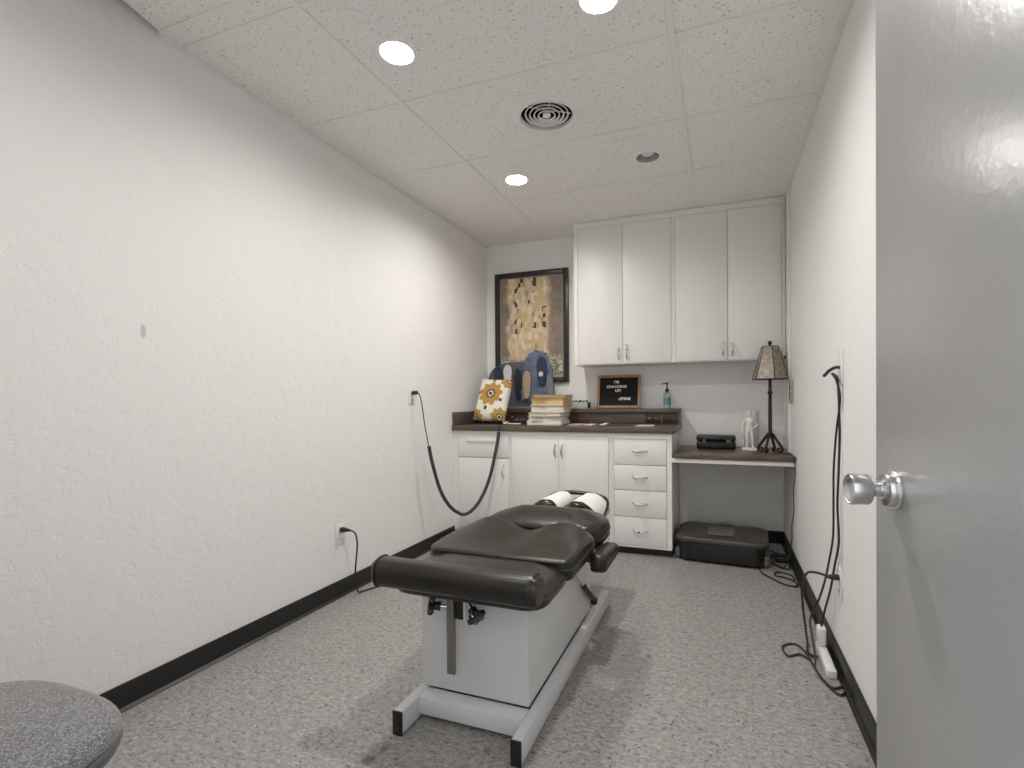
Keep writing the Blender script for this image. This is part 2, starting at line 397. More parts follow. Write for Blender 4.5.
def rrect(x0, x1, y0, y1, r, n=6, bow=0.):
    out = []
    for cx, cy, a0 in ((x1-r, y0+r, -90), (x1-r, y1-r, 0), (x0+r, y1-r, 90), (x0+r, y0+r, 180)):
        for k in range(n+1):
            a = math.radians(a0+90*k/n); out.append((cx+r*math.cos(a), cy+r*math.sin(a)))
    # add points along straight sides
    res = []
    for i, p in enumerate(out):
        q = out[(i+1) % len(out)]; res.append(p)
        d = math.dist(p, q)
        if d > .04:
            m = int(d/.03)
            for k in range(1, m): res.append((p[0]+(q[0]-p[0])*k/m, p[1]+(q[1]-p[1])*k/m))
    return res
def box1(name, a, b, mat, parent=None, bev=.002, loc=None, **k):
    m = MB(); m.box(a, b, bev); return m.build(name, mat, parent, loc, **k)

# ------------------------------------------------------------------ room shell
XL, XR, YB, YF, H = -1.989, .444, 4.10, .10, 2.476
struct(box1('floor', (-2.6, -3.2, -.05), (1.6, 4.25, 0), M['floor'], bev=0))
struct(box1('wall_left', (XL-.1, -.02, 0), (XL, 4.2, 2.75), M['wall_l'], bev=0, loc=(XL, 0, 0)))
struct(box1('wall_right', (XR, -.02, 0), (XR+.1, 4.2, 2.75), M['wall'], bev=0))
struct(box1('wall_back', (XL, YB, 0), (XR, YB+.1, 2.75), M['wall'], bev=0))
m = MB(); m.box((XL, -.02, 0), (-.57, YF, 2.75)); m.box((-.57, -.02, 2.1), (.425, YF, 2.75)); m.box((.425, -.02, 0), (XR, YF, 2.75))
struct(m.build('wall_front', M['wall']))
m = MB(); m.box((-.57, -.03, 0), (-.548, YF+.008, 2.1)); m.box((-.57, -.03, 2.078), (.425, YF+.008, 2.1)); m.box((.418, -.03, 0), (.425, YF+.008, 2.1))
struct(m.build('trim_1', M['cab']))

# ceiling: tiles between the grid lines, with round openings for lamps and the air vent
LIGHTS = [(-1.207, 1.685), (-.39, 1.705), (-1.202, 2.915)]
OFF = (-.384, 2.915)
ADDED_LAMP = (-1.204, .455)  # unseen lamp over the chair, added to lift the room's brightness
VENT = (-.786, 2.30)
holes = [(x, y, .066) for x, y in LIGHTS+[OFF, ADDED_LAMP]] + [(VENT[0], VENT[1], .128)]
def tile_rect(bm, x0, x1, y0, y1, z):
    hs = [h for h in holes if x0 < h[0] < x1 and y0 < h[1] < y1]
    if len(hs) > 1:
        xm = (hs[0][0]+hs[1][0])/2
        tile_rect(bm, x0, xm, y0, y1, z); tile_rect(bm, xm, x1, y0, y1, z); return
    if not hs:
        bm.faces.new([bm.verts.new(p) for p in ((x0, y0, z), (x0, y1, z), (x1, y1, z), (x1, y0, z))]); return
    cx, cy, r = hs[0]
    angs = sorted([2*PI*k/40 for k in range(40)] + [math.atan2(y-cy, x-cx) % (2*PI) for x in (x0, x1) for y in (y0, y1)])
    a, b = [], []
    for t in angs:
        c, s_ = math.cos(t), math.sin(t)
        k = min([(x1-cx)/c if c > 1e-9 else (x0-cx)/c if c < -1e-9 else 1e9, (y1-cy)/s_ if s_ > 1e-9 else (y0-cy)/s_ if s_ < -1e-9 else 1e9])
        a.append(bm.verts.new((cx+c*r, cy+s_*r, z))); b.append(bm.verts.new((cx+c*k, cy+s_*k, z)))
    n = len(angs)
    for i in range(n): bm.faces.new((a[i], b[i], b[(i+1) % n], a[(i+1) % n]))
gx = [XL, -1.389, -.168, XR]
gy = [YF, .148, .758, 1.278, 1.3675, 1.977, 2.587, 3.196, 3.806, YB]
m = MB()
for i in range(3):
    for j in range(len(gy)-1):
        x0 = gx[i]
        if i == 0 and gy[j+1] < 1.30 and gy[j+1] > 1.2:
            bm = m.bm; bm.faces.new([bm.verts.new(p) for p in ((XL+.15, .758, H), (XL+.022, 1.278, H), (gx[1], 1.278, H), (gx[1], .758, H))]); continue
        tile_rect(m.bm, x0, gx[i+1], gy[j], gy[j+1], H)
struct(m.build('ceiling', M['ceil'], smooth=False, recalc=False))
struct(box1('ceiling_slab', (XL-.1, -.02, 2.75), (XR+.1, 4.2, 2.8), M['plenum'], bev=0))
m = MB(); zt = H-.0045
for x in gx[1:3]: m.box((x-.012, YF, zt), (x+.012, YB, H-.0005), .001, 1)
m.box((-.96, 3.196, zt), (-.937, YB, H-.0005), .001, 1)
for y in gy[1:-1]:
    for i in range(3):
        a = gx[i]+(.012 if i else .02); b = gx[i+1]-(.012 if i < 2 else .02)
        m.box((a, y-.012, zt+.001), (b, y+.012, H-.0005), .001, 1)
m.box((XL, 1.29, zt-.001), (XL+.022, YB, H-.0005), .001, 1)
m.box((XR-.022, YF, zt-.001), (XR, YB, H-.0005), .001, 1)
struct(m.build('trim_2', M['grid']))

# baseboards
def base(name, a, b):
    m = MB(); m.box(a, b, .003)
    if b[1]-a[1] > 1:                       # coved toe along the long walls
        x0, x1 = (b[0]-.001, b[0]+.012) if name.endswith('left') else (a[0]+.001, a[0]-.012)
        m.prism([(x0, a[1], 0), (x1, a[1], 0), (x1, a[1], .0025), (x0, a[1], .012)], (0, b[1]-a[1], 0))
    return struct(m.build(name, M['base_rubber']))
base('baseboard_left', (XL, YF, 0), (XL+.009, 3.47, .092))
base('baseboard_right', (XR-.009, .25, 0), (XR, YB, .092))
base('baseboard_back', (-.30, YB-.024, 0), (XR-.009, YB-.012, .092))

# corner trim on the right wall next to the cabinets, and the panelled back of the desk recess
struct(box1('trim_3', (XR-.02, 3.67, .72), (XR, 3.775, H-.005), M['cab'], bev=.002))
m = MB(); m.box((-.302, YB-.012, 0), (XR, YB, .655))
for k in range(30):
    x = -.29+k*.0246
    m.box((x, YB-.0145, .095), (x+.0195, YB-.012, .65), .001, 1)
struct(m.build('wall_panel_back', M['recess']))

# ------------------------------------------------------------------ door with knob, standing open on the right
E0 = V(.264, 1.055, 0); D = V(.1606, -.987, 0).normalized(); NRM = V(-.987, -.1606, 0).normalized()
LEN = .915
RZ = Matrix(((D.x, -NRM.x, 0), (D.y, -NRM.y, 0), (0, 0, 1)))       # columns: along the leaf, away from the room, up
m = MB(); c = E0 + D*(LEN/2) - NRM*.022 + V(0, 0, 1.035)
vs = m.box((-LEN/2, -.022, -1.025), (LEN/2, .022, 1.025), .0025, 2)
for v in vs: v.co = RZ @ v.co + c
hinge = E0 + D*LEN
door = struct(m.build('door_1', M['door'], loc=hinge))
kc = E0 + D*.068 + V(0, 0, .928)
m = MB(); m.lathe([(.0335, 0), (.0335, .005), (.031, .008), (.0285, .008), (.0285, .013), (.026, .017), (.017, .019), (.0165, .024)], kc, NRM, 48)
m.build('rosette', M['brushed'], door)
m = MB(); m.lathe([(.0125, .02), (.0115, .034), (.0165, .040), (.0245, .0415), (.0262, .044), (.0262, .068), (.0245, .071), (.0235, .071), (.0215, .0685), (.012, .066), (.0, .0655)], kc, NRM, 48)
m.build('door_knob', M['brushed'], door)
m = MB(); cc = E0 + V(0, 0, .928) - NRM*.022
vs = m.box((-.0012, -.013, -.055), (.0008, .013, .055), .0005, 1)
for v in vs: v.co = RZ @ v.co + cc
m.build('latch_plate', M['brushed'], door)
for hz in (.3, 1.75):
    m = MB(); m.lathe([(.007, -.05), (.007, .05)], hinge + NRM*.004 + D*.004 + V(0, 0, hz), (0, 0, 1), 12)
    m.build('hinge', M['brushed'], door)

# ------------------------------------------------------------------ ceiling lamps and vent
def downlight(x, y, label, on=True, group='recessed ceiling lamps', lens='lens_on'):
    t = thing('recessed_downlight', label, 'ceiling lamp', (x, y, H), group)
    m = MB(); m.lathe([(.064, .001), (.066, -.003), (.080, -.004), (.083, -.001), (.083, .0)], (x, y, H), (0, 0, 1), 40, caps=False); m.build('trim_ring', M['white_trim'], t)
    m = MB(); m.lathe([(.0645, -.002), (.062, .03), (.056, .07)] if not on else [(.0645, -.002), (.0635, .015), (.0615, .027)], (x, y, H), (0, 0, 1), 40, caps=False); m.build('reflector', M['white_trim' if on else 'shaded_reflector'], t, recalc=False)
    if on:
        m = MB(); m.lathe([(.0612, .026), (.056, .018), (.035, .012), (.0, .010)], (x, y, H), (0, 0, 1), 40); m.build('lamp_lens', M[lens], t)
    else:
        m = MB(); m.lathe([(.052, .068), (.050, .035), (.036, .018), (.0, .010)], (x, y, H), (0, 0, 1), 40); m.build('lamp_bulb', M['lens_off'], t)
    return t
downlight(*LIGHTS[0], 'lit round ceiling lamp near the left wall, between vent and camera', lens='lens_mid')
downlight(*LIGHTS[1], 'lit round ceiling lamp cut by the top edge of the photo', lens='lens_strong')
downlight(*LIGHTS[2], 'lit round ceiling lamp beyond the air vent, toward the back wall')
downlight(*OFF, 'unlit round ceiling lamp closest to the white upper cupboards', False)
downlight(*ADDED_LAMP, 'unseen round ceiling lamp added above the swivel chair to brighten the room', lens='lens_dim')

t = thing('ceiling_vent', 'round white ceiling air vent with concentric rings', 'air vent', (VENT[0], VENT[1], H))
m = MB(); m.lathe([(.126, .004), (.127, -.014), (.133, -.020), (.146, -.019), (.160, -.012), (.170, -.009), (.174, -.007), (.174, 0)], (*VENT, H), (0, 0, 1), 56, caps=False); m.build('flange', M['grid'], t)
m = MB(); m.lathe([(.127, .0), (.127, .14), (.0, .14)], (*VENT, H), (0, 0, 1), 40, caps=False); m.build('duct', M['duct'], t)
for k, (r, dz) in enumerate(((.104, -.006), (.083, -.008), (.062, -.010), (.041, -.012))):
    m = MB(); m.lathe([(r-.004, dz+.008), (r-.002, dz+.009), (r+.002, dz+.003), (r+.003, dz), (r-.0015, dz), (r-.004, dz+.007)], (*VENT, H), (0, 0, 1), 48, caps=False)
    vsn = m.build('vent_ring', M['white_trim'], t)
m = MB(); m.lathe([(.0, -.014), (.017, -.013), (.02, -.009), (.016, .012), (.0, .014)], (*VENT, H), (0, 0, 1), 32, caps=False); m.build('vent_hub', M['white_trim'], t)
m = MB()
for a in (0.6, 0.6+PI/2):
    d = V(math.cos(a), math.sin(a), 0)
    m.tube([V(*VENT, H+.02)-d*.126, V(*VENT, H+.02)+d*.126], .003, 6, 0)
m.build('vent_bracket', M['white_trim'], t)

# ------------------------------------------------------------------ cabinets
FY = 3.46
def pull_v(par, x, y, z, h=.085):
    m = MB(); m.tube([(x, y+.001, z-h/2), (x, y-.014, z-h/2+.006), (x, y-.026, z-h*.22), (x, y-.028, z), (x, y-.026, z+h*.22), (x, y-.014, z+h/2-.006), (x, y+.001, z+h/2)], [.0055, .0055, .0075, .0085, .0075, .0055, .0055], 8, 3)
    m.lathe([(.009, 0), (.008, .003), (.005, .004)], (x, y, z-h/2), (0, -1, 0), 12); m.lathe([(.009, 0), (.008, .003), (.005, .004)], (x, y, z+h/2), (0, -1, 0), 12)
    return m.build('handle', M['chrome'], par)
def pull_h(par, x, y, z, w=.09):
    m = MB(); m.tube([(x-w/2, y+.001, z), (x-w/2+.006, y-.015, z), (x-w*.22, y-.026, z-.004), (x, y-.028, z-.005), (x+w*.22, y-.026, z-.004), (x+w/2-.006, y-.015, z), (x+w/2, y+.001, z)], [.006, .006, .008, .009, .008, .006, .006], 8, 3)
    for s_ in (-1, 1): m.lathe([(.010, 0), (.009, .003), (.006, .004)], (x+s_*w/2, y, z), (0, -1, 0), 12)
    return m.build('handle', M['chrome'], par)
def cab_door(par, x0, x1, z0, z1, y, hx=None, hz=None, name='door', hinge_x=None):
    d = box1(name, (x0, y-.003, z0), (x1, y+.015, z1), M['cab'], par, .0015)
    if hx is not None: pull_v(d, hx, y-.003, hz)
    if hinge_x is not None:
        for z in (z0+.09, z1-.09): box1('hinge', (hinge_x-.0035, y-.007, z-.028), (hinge_x+.0035, y-.0005, z+.028), M['cab'], d, .001)
    return d
CT0, CT1 = .848, .89
GAP = .0028
def carcass(par, x0, x1, y0, y1, z0, z1, openings):
    # box behind a face frame whose openings leave a thin gap round each inset door or drawer
    m = MB(); m.box((x0, y0+.018, z0), (x1, y1, z1))
    ops = [(a-GAP, b+GAP, c-GAP, d+GAP) for a, b, c, d in openings]
    xs = sorted({x0, x1, *[v for o in ops for v in o[:2]]}); zs = sorted({z0, z1, *[v for o in ops for v in o[2:]]})
    bm = m.bm
    def solid(i, j):
        if not (0 <= i < len(xs)-1 and 0 <= j < len(zs)-1): return False
        cx, cz = (xs[i]+xs[i+1])/2, (zs[j]+zs[j+1])/2
        return not any(o[0] < cx < o[1] and o[2] < cz < o[3] for o in ops)
    for i in range(len(xs)-1):
        for j in range(len(zs)-1):
            if not solid(i, j): continue
            a, b, c, d = xs[i], xs[i+1], zs[j], zs[j+1]
            m.quad((a, y0, c), (b, y0, c), (b, y0, d), (a, y0, d))
            for di, dj, q in ((-1, 0, ((a, c), (a, d))), (1, 0, ((b, d), (b, c))), (0, -1, ((b, c), (a, c))), (0, 1, ((a, d), (b, d)))):
                if not solid(i+di, j+dj): m.quad((q[0][0], y0, q[0][1]), (q[1][0], y0, q[1][1]), (q[1][0], y0+.019, q[1][1]), (q[0][0], y0+.019, q[0][1]))
    return m.build('body', M['cab'], par, smooth=False, recalc=False)
# left unit
t = thing('base_cabinet', 'white base cabinet under the flower pillow, one door below a pull-out board', 'cabinet', (-1.74, FY, 0), 'white base cabinets along the back wall')
carcass(t, XL+.001, -1.4905, FY, YB-.002, .062, CT0, [(-1.938, -1.508, .645, .82), (-1.938, -1.506, .078, .637)]); box1('toe_kick', (XL+.001, FY+.04, 0), (-1.4905, FY+.055, .062), M['base_rubber'], t, 0)
p = box1('drawer', (-1.938, FY-.003, .645), (-1.508, FY+.015, .82), M['cab'], t, .0015)
box1('pull_out_board', (-1.86, FY-.012, .762), (-1.60, FY-.002, .785), M['cab'], p, .002)
cab_door(t, -1.938, -1.506, .078, .637, FY, -1.552, .545, hinge_x=-1.940)
# middle unit
t = thing('base_cabinet', 'white base cabinet with two doors behind the table headrest', 'cabinet', (-1.10, FY, 0), 'white base cabinets along the back wall')
carcass(t, -1.4895, -.7205, FY, YB-.002, .062, CT0, [(-1.482, -.742, .078, .818)]); box1('toe_kick', (-1.4895, FY+.04, 0), (-.7205, FY+.055, .062), M['base_rubber'], t, 0)
cab_door(t, -1.482, -1.1105, .078, .818, FY, -1.134, .712, hinge_x=-1.4835); cab_door(t, -1.1075, -.742, .078, .818, FY, -1.082, .712, hinge_x=-.7405)
# drawer unit
t = thing('base_cabinet', 'white base cabinet with four stacked drawers beside the desk recess', 'cabinet', (-.52, FY, 0), 'white base cabinets along the back wall')
DR = ((.63, .806), (.453, .626), (.268, .449), (.07, .264)); carcass(t, -.7195, -.308, FY, YB-.002, .055, CT0, [(-.702, -.343, a, b) for a, b in DR]); box1('toe_kick', (-.7195, FY+.04, 0), (-.312, FY+.055, .055), M['base_rubber'], t, 0)
for z0, z1 in DR:
    d = box1('drawer', (-.702, FY-.003, z0), (-.343, FY+.015, z1), M['cab'], t, .0015)
    pull_h(d, -.52, FY-.003, (z0+z1)/2+.008)

# countertop
t = thing('countertop', 'dark brown laminate countertop with raised back ledge', 'countertop', (-1.14, FY, CT0))
box1('top', (XL+.001, FY-.022, CT0+.0005), (-.288, YB-.001, CT1), M['wood'], t, .004)
box1('backsplash', (XL+.03, 3.95, CT1-.0002), (-.292, YB-.001, .977), M['wood'], t, .001)
box1('ledge_cap', (XL+.001, 3.925, .977), (-.288, YB-.001, 1.010), M['wood'], t, .003)
box1('side_splash', (XL+.001, FY-.01, CT1-.0002), (XL+.022, 3.925, .992), M['wood'], t, .002)

# uppers
UY = 3.80
for x0, x1, labtxt, ds in ((-1.083, -.3225, 'white upper cabinet with two doors beside the framed print', ((-1.049, -.6985, -.728, -1.050), (-.6955, -.338, -.664, -.337))),
                           (-.3215, .4235, 'white upper cabinet with two doors above the table lamp', ((-.306, .0515, .022, -.307), (.0545, .402, .084, .403)))):
    t = thing('upper_cabinet', labtxt, 'cabinet', ((x0+x1)/2, UY, 1.355), 'white upper cabinets on the back wall')
    carcass(t, x0, x1, UY, YB-.001, 1.355, H-.006, [(ds[0][0], ds[1][1], 1.362, 2.425)])
    for a, b, hx, hgx in ds: cab_door(t, a, b, 1.362, 2.425, UY, hx, 1.437, hinge_x=hgx)
    if x0 < -1: 
        d = [c_ for c_ in t.children if c_.name.startswith('door')][1]
        m = MB(); m.lathe([(.009, 0), (.009, .004), (.006, .006)], (-.664, UY-.003, 1.497), (0, -1, 0), 16); m.build('lock', M['chrome'], d)
    else:
        box1('catch_bracket', (.412, UY-.05, 1.356), (.419, UY+.03, 1.372), M['iron'], t, .002)

# desk
t = thing('desk', 'low dark-topped built-in desk between the drawers and the right wall', 'desk', (.07, 3.44, 0))
box1('top', (-.287, 3.44, .683), (XR-.001, YB-.001, .715), M['wood'], t, .003)
box1('apron', (-.306, 3.452, .655), (XR-.001, 3.472, .683), M['cab'], t, .001)
box1('cleat', (-.306, 4.05, .655), (XR-.001, YB-.001, .683), M['cab'], t, .001)
DZ = .715

# ------------------------------------------------------------------ outlets
def duplex(par, c, nx, ny, w=.07, h=.115, mat='plate', slots='slot', th=.005):
    # plate whose outward normal is (nx, ny)
    n = V(nx, ny, 0); s_ = V(-ny, nx, 0)
    R = Matrix(((s_.x, n.x, 0), (s_.y, n.y, 0), (0, 0, 1))); c = Vector(c)
    def bx(name, a, b, mt, pr, bev):
        m = MB(); vs = m.box(a, b, bev)
        off = Vector([(a[i]+b[i])/2 for i in range(3)])
        for v in vs: v.co = R @ v.co + c
        return m.build(name, mt, pr)
    pl = bx('cover_plate', (-w/2, 0, -h/2), (w/2, th, h/2), M[mat], par, .002)
    for dz in (-.026, .026) if h > .09 else ():
        so = bx('socket', (-.017, th-.001, dz-.016), (.017, th+.002, dz+.016), M[mat if slots == 'slot' else slots], pl, .004)
        for dx in (-.006, .006): bx('slot', (dx-.0013, th+.001, dz-.003), (dx+.0013, th+.0025, dz+.007), M['slot'], so, 0)
    return pl
t = thing('wall_outlet', 'white wall outlet high on the left wall feeding the grey hose cord', 'wall outlet', (XL, 2.90, 1.115))
duplex(t, (XL, 2.90, 1.115), 1, 0)
t = thing('wall_outlet', 'white wall outlet low on the left wall feeding the table cord', 'wall outlet', (XL, 2.205, .345))
duplex(t, (XL, 2.205, .345), 1, 0)
t = thing('wall_outlet', 'white wall outlet low on the right wall above the power strip', 'wall outlet', (XR, 2.235, .35))
duplex(t, (XR, 2.235, .35), -1, 0)
t = thing('wall_outlet', 'beige wall outlet behind the table lamp', 'wall outlet', (XR, 3.62, 1.13))
duplex(t, (XR, 3.62, 1.13), -1, 0, .10, .145, 'beige', 'outlet_brown', .016)
t = thing('wall_outlet', 'brown twin outlet in the counter backsplash', 'wall outlet', (-.492, 3.95, .934))
pl = box1('cover_plate', (-.548, 3.943, .900), (-.436, 3.95, .969), M['outlet_brown'], t, .002)
for dx in (-.026, .026):
    so = box1('socket', (-.492+dx-.017, 3.9405, .918), (-.492+dx+.017, 3.944, .950), M['outlet_brown'], pl, .004)
    for ex in (-.007, .007): box1('slot', (-.492+dx+ex-.0035, 3.939, .930), (-.492+dx+ex+.0035, 3.9408, .940), M['outlet_slot'], so, 0)
t = thing('blank_plate', 'blank brown cover plate at the right end of the backsplash', 'cover plate', (-.363, 3.95, .934))
p = box1('cover_plate', (-.416, 3.943, .900), (-.310, 3.95, .969), M['outlet_brown'], t, .002)
for dx in (-.03, .03):
    m = MB(); m.lathe([(.003, 0), (.0025, .001)], (-.363+dx, 3.943, .934), (0, -1, 0), 10); m.build('screw', M['outlet_slot'], p)

# ------------------------------------------------------------------ adjusting table
XC = -.788
T = thing('adjusting_table', 'black vinyl chiropractic adjusting table on a light grey steel pedestal', 'treatment table', (XC, 1.9, 0))
for x0, x1 in ((-1.003, -.968), (-.587, -.553)):
    fr = MB(); fr.box((x0, 1.345, 0.004), (x1, 2.57, .077), .003); f_o = fr.build('rail', M['grey_metal'], T)
    box1('end_cap', (x0-.0005, 1.340, .0), (x1+.0005, 1.346, .0775), M['dark_metal'], f_o, .001)
fr = MB()
fr.box((-.9675, 1.437, .018), (-.5875, 1.50, .0765), .003); fr.build('cross_member', M['grey_metal'], T)
fr = MB(); fr.box((-.9675, 2.27, .018), (-.5875, 2.33, .0765), .003); fr.build('cross_member', M['grey_metal'], T)
box1('pedestal', (-.995, 1.50, .078), (-.589, 2.315, .405), M['grey_metal'], T, .006)
# under-frame
m = MB(); m.box((-.985, 1.505, .405), (-.60, 2.32, .436), .003); m.box((-.88, 2.25, .39), (-.70, 2.72, .43), .006)
m.build('under_frame', M['dark_metal'], T)
# foot roll
def roll_pad():
    m = MB(); n = 40; secs = []
    x0, x1 = -1.062, -.492
    K = 34
    for k in range(K+1):
        t_ = k/K; x = x0+(x1-x0)*t_
        e = 1.0
        d = min(t_, 1-t_)*(x1-x0)
        if d < .022: e = .80+.20*math.sqrt(max(0, 1-(1-d/.022)**2))
        flare = 1+.05*math.exp(-d/.05)
        ring = []
        for j in range(n):
            a = 2*PI*j/n; c_, s_ = math.cos(a), math.sin(a); p_ = 2/2.7
            yy = abs(c_)**p_*math.copysign(1, c_)*.043*e; zz = abs(s_)**p_*math.copysign(1, s_)*.0455*e*flare
            ring.append(m.bm.verts.new((x, 1.348+yy, .527+zz)))
        secs.append(ring)
    for a, b in zip(secs, secs[1:]):
        for j in range(n): m.bm.faces.new((a[j], a[(j+1) % n], b[(j+1) % n], b[j]))
    m.bm.faces.new(secs[0][::-1]); m.bm.faces.new(secs[-1])
    return m
rp = roll_pad().build('foot_roll', M['leather'], T, angle=50)
for x in (-1.044, -.508):
    m = MB(); pts = []
    for j in range(29):
        a = 2*PI*j/28; c_, s_ = math.cos(a), math.sin(a); p_ = 2/2.7
        pts.append((x, 1.348+abs(c_)**p_*math.copysign(1, c_)*.0435, .527+abs(s_)**p_*math.copysign(1, s_)*.0475))
    m.tube(pts, .0035, 6, 0, caps=False); m.build('piping', M['leather'], rp)
def pad(name, out, zb, zt, r, dome, pipe_z=None):
    m = MB(); m.cushion(out, zb, zt, r, dome, seg=6, rings=14)
    o = m.build(name, M['leather'], T, angle=70)
    return o
def piping(o, out, zf, rad=.004, grow=.0015):
    c = (sum(p[0] for p in out)/len(out), sum(p[1] for p in out)/len(out))
    m = MB(); pts = []
    for (x, y) in out+out[:1]:
        pts.append((x+(x-c[0])*grow, y+(y-c[1])*grow, zf(x, y)))
    m.tube(pts, rad, 6, 0, caps=False); m.build('piping', M['leather'], o)
oA = rrect(-1.058, -.502, 1.392, 1.70, .075)
A = pad('leg_pad', oA, .436, lambda x, y: .508-.014*max(0, abs(x-XC)-.17)/.12, .036, .008)
piping(A, oA, lambda x, y: .468)
def zB(x, y):
    u = (x-XC); v = min(1, max(0, (y-1.64)/.39))
    z = .520+.046*v**.9
    w = v**2.2
    z -= .050*math.exp(-(u/.095)**2)*w
    z -= .050*(max(0, abs(u)-.185)/.10)**1.5*w
    z -= .012*math.sin(PI*v)*math.exp(-(u/.2)**2)
    return z
oB = rrect(-1.062, -.488, 1.64, 2.025, .045)
Bp = pad('pelvic_pad', oB, .450, zB, .014, .0)
piping(Bp, oB, lambda x, y: zB(x, y)-.007, .0045, -.006)
piping(Bp, oB, lambda x, y: .488, .005)
oC = rrect(-1.060, -.498, 2.10, 2.43, .09)
def zC(x, y):
    u = abs(x-XC); v = min(1, max(0, (y-2.10)/.25)); return .526+.022*(1-(1-v)**2)-.034*max(0, u-.16)/.13*v-.01*max(0, (y-2.3)/.12)
Cp = pad('chest_pad', oC, .425, zC, .03, .014)
piping(Cp, oC, lambda x, y: .450+.02*min(1, max(0, (y-2.06)/.25)))
# head cushions
for sgn in (-1, 1):
    m = MB(); n = 26; K = 20; secs = []; xc = XC+sgn*.104+.006
    y0, y1 = 2.455, 2.80
    for k in range(K+1):
        t_ = k/K; y = y0+(y1-y0)*t_; d = min(t_, 1-t_)*(y1-y0); e = 1 if d > .03 else .86+.14*math.sqrt(1-(1-d/.03)**2)
        ring = []
        for j in range(n):
            a = PI*j/(n-1); c_, s_ = math.cos(a), math.sin(a)
            xx = .080*c_*e; zz = .080*(s_**.85 if s_ > 0 else 0)*e
            zz -= sgn*xx*.22
            ring.append(m.bm.verts.new((xc+xx+sgn*0, y, .465+zz-.012*t_+.008)))
        secs.append(ring)
    for a, b in zip(secs, secs[1:]):
        for j in range(n): m.bm.faces.new((a[j], a[(j+1) % n], b[(j+1) % n], b[j]))
    m.bm.faces.new(secs[0][::-1]); m.bm.faces.new(secs[-1])
    hc = m.build('head_cushion', M['leather'], T, angle=60)
    m = MB(); secs = []; K = 12
    for k in range(K+1):
        t_ = .085+.86*k/K; y = y0+(y1-y0)*t_; ring = []
        for j in range(n):
            a = PI*(-.02+1.04*j/(n-1)); c_, s_ = math.cos(a), math.sin(a)
            xx = .0835*c_; zz = .0835*(max(0, s_)**.85); zz -= sgn*xx*.22
            wob = .0012*math.sin(9*a+sgn)*math.sin(14*t_)
            ring.append((xc+xx*(1+wob*3), y, .465+zz-.012*t_+.008+wob))
        secs.append(ring)
    outer = [[m.bm.verts.new(p) for p in r_] for r_ in secs]
    inner = [[m.bm.verts.new((p[0]-(p[0]-xc)*.012, p[1], p[2]-.0012)) for p in r_] for r_ in secs]
    for a, b in zip(outer, outer[1:]):
        for j in range(n-1): m.bm.faces.new((a[j], a[j+1], b[j+1], b[j]))
    for a, b in zip(inner, inner[1:]):
        for j in range(n-1): m.bm.faces.new((a[j], b[j], b[j+1], a[j+1]))
    for e_ in (0, -1):
        for j in range(n-1): m.bm.faces.new((outer[e_][j], outer[e_][j+1], inner[e_][j+1], inner[e_][j]))
    for j in (0, n-1):
        for k in range(K): m.bm.faces.new((outer[k][j], outer[k+1][j], inner[k+1][j], inner[k][j]))
    lab(m.build('paper_cover', M['paper'], hc, angle=60), 'white paper face cover')
m = MB(); m.box((XC-.19, 2.45, .43), (XC+.19, 2.83, .456), .008); m.build('head_plate', M['dark_metal'], T)
m = MB()
m.tube([(XC-.18, 2.70, .44), (XC-.175, 2.79, .49), (XC-.15, 2.825, .515), (XC-.08, 2.84, .529), (XC, 2.842, .532), (XC+.10, 2.838, .525), (XC+.165, 2.82, .508), (XC+.187, 2.76, .48), (XC+.187, 2.66, .455), (XC+.185, 2.56, .44)], .0125, 8, 5)
m.build('head_rim', M['leather'], T)
m = MB(); m.box((XC-.022, 2.55, .455), (XC+.022, 2.84, .50), .006); m.build('head_hinge', M['dark_metal'], T)
# armrest on the right
oR = rrect(-.500, -.428, 1.93, 2.235, .033, 6)
ar = MB(); ar.cushion(oR, .404, lambda x, y: .463-.026*(y-1.93)/.30, .020, .004, seg=5, rings=6)
ar = ar.build('armrest', M['leather'], T, angle=70)
m = MB(); m.cushion(rrect(-.497, -.431, 1.935, 2.23, .03, 6), .392, .403, .003, 0, seg=3, rings=3); m.build('base_plate', M['dark_metal'], ar)
m = MB(); m.box((-.60, 2.08, .380), (-.44, 2.12, .392), .003); m.build('bracket', M['dark_metal'], ar)
# gas spring on the right
g = MB(); P0, P1 = V(-.572, 1.93, .400), V(-.572, 2.34, .110)
g.tube([P0, P0.lerp(P1, .55)], .0065, 10, 0); gs = g.build('gas_spring', M['chrome'], T)
g = MB(); g.tube([P0.lerp(P1, .5), P0.lerp(P1, .93)], .012, 12, 0); g.build('cylinder', M['dark_metal'], gs)
g = MB(); g.tube([P0.lerp(P1, .92), P1], .006, 8, 0); g.box((-.590, 2.325, .095), (-.562, 2.355, .125), .004); g.build('clevis', M['dark_metal'], gs)
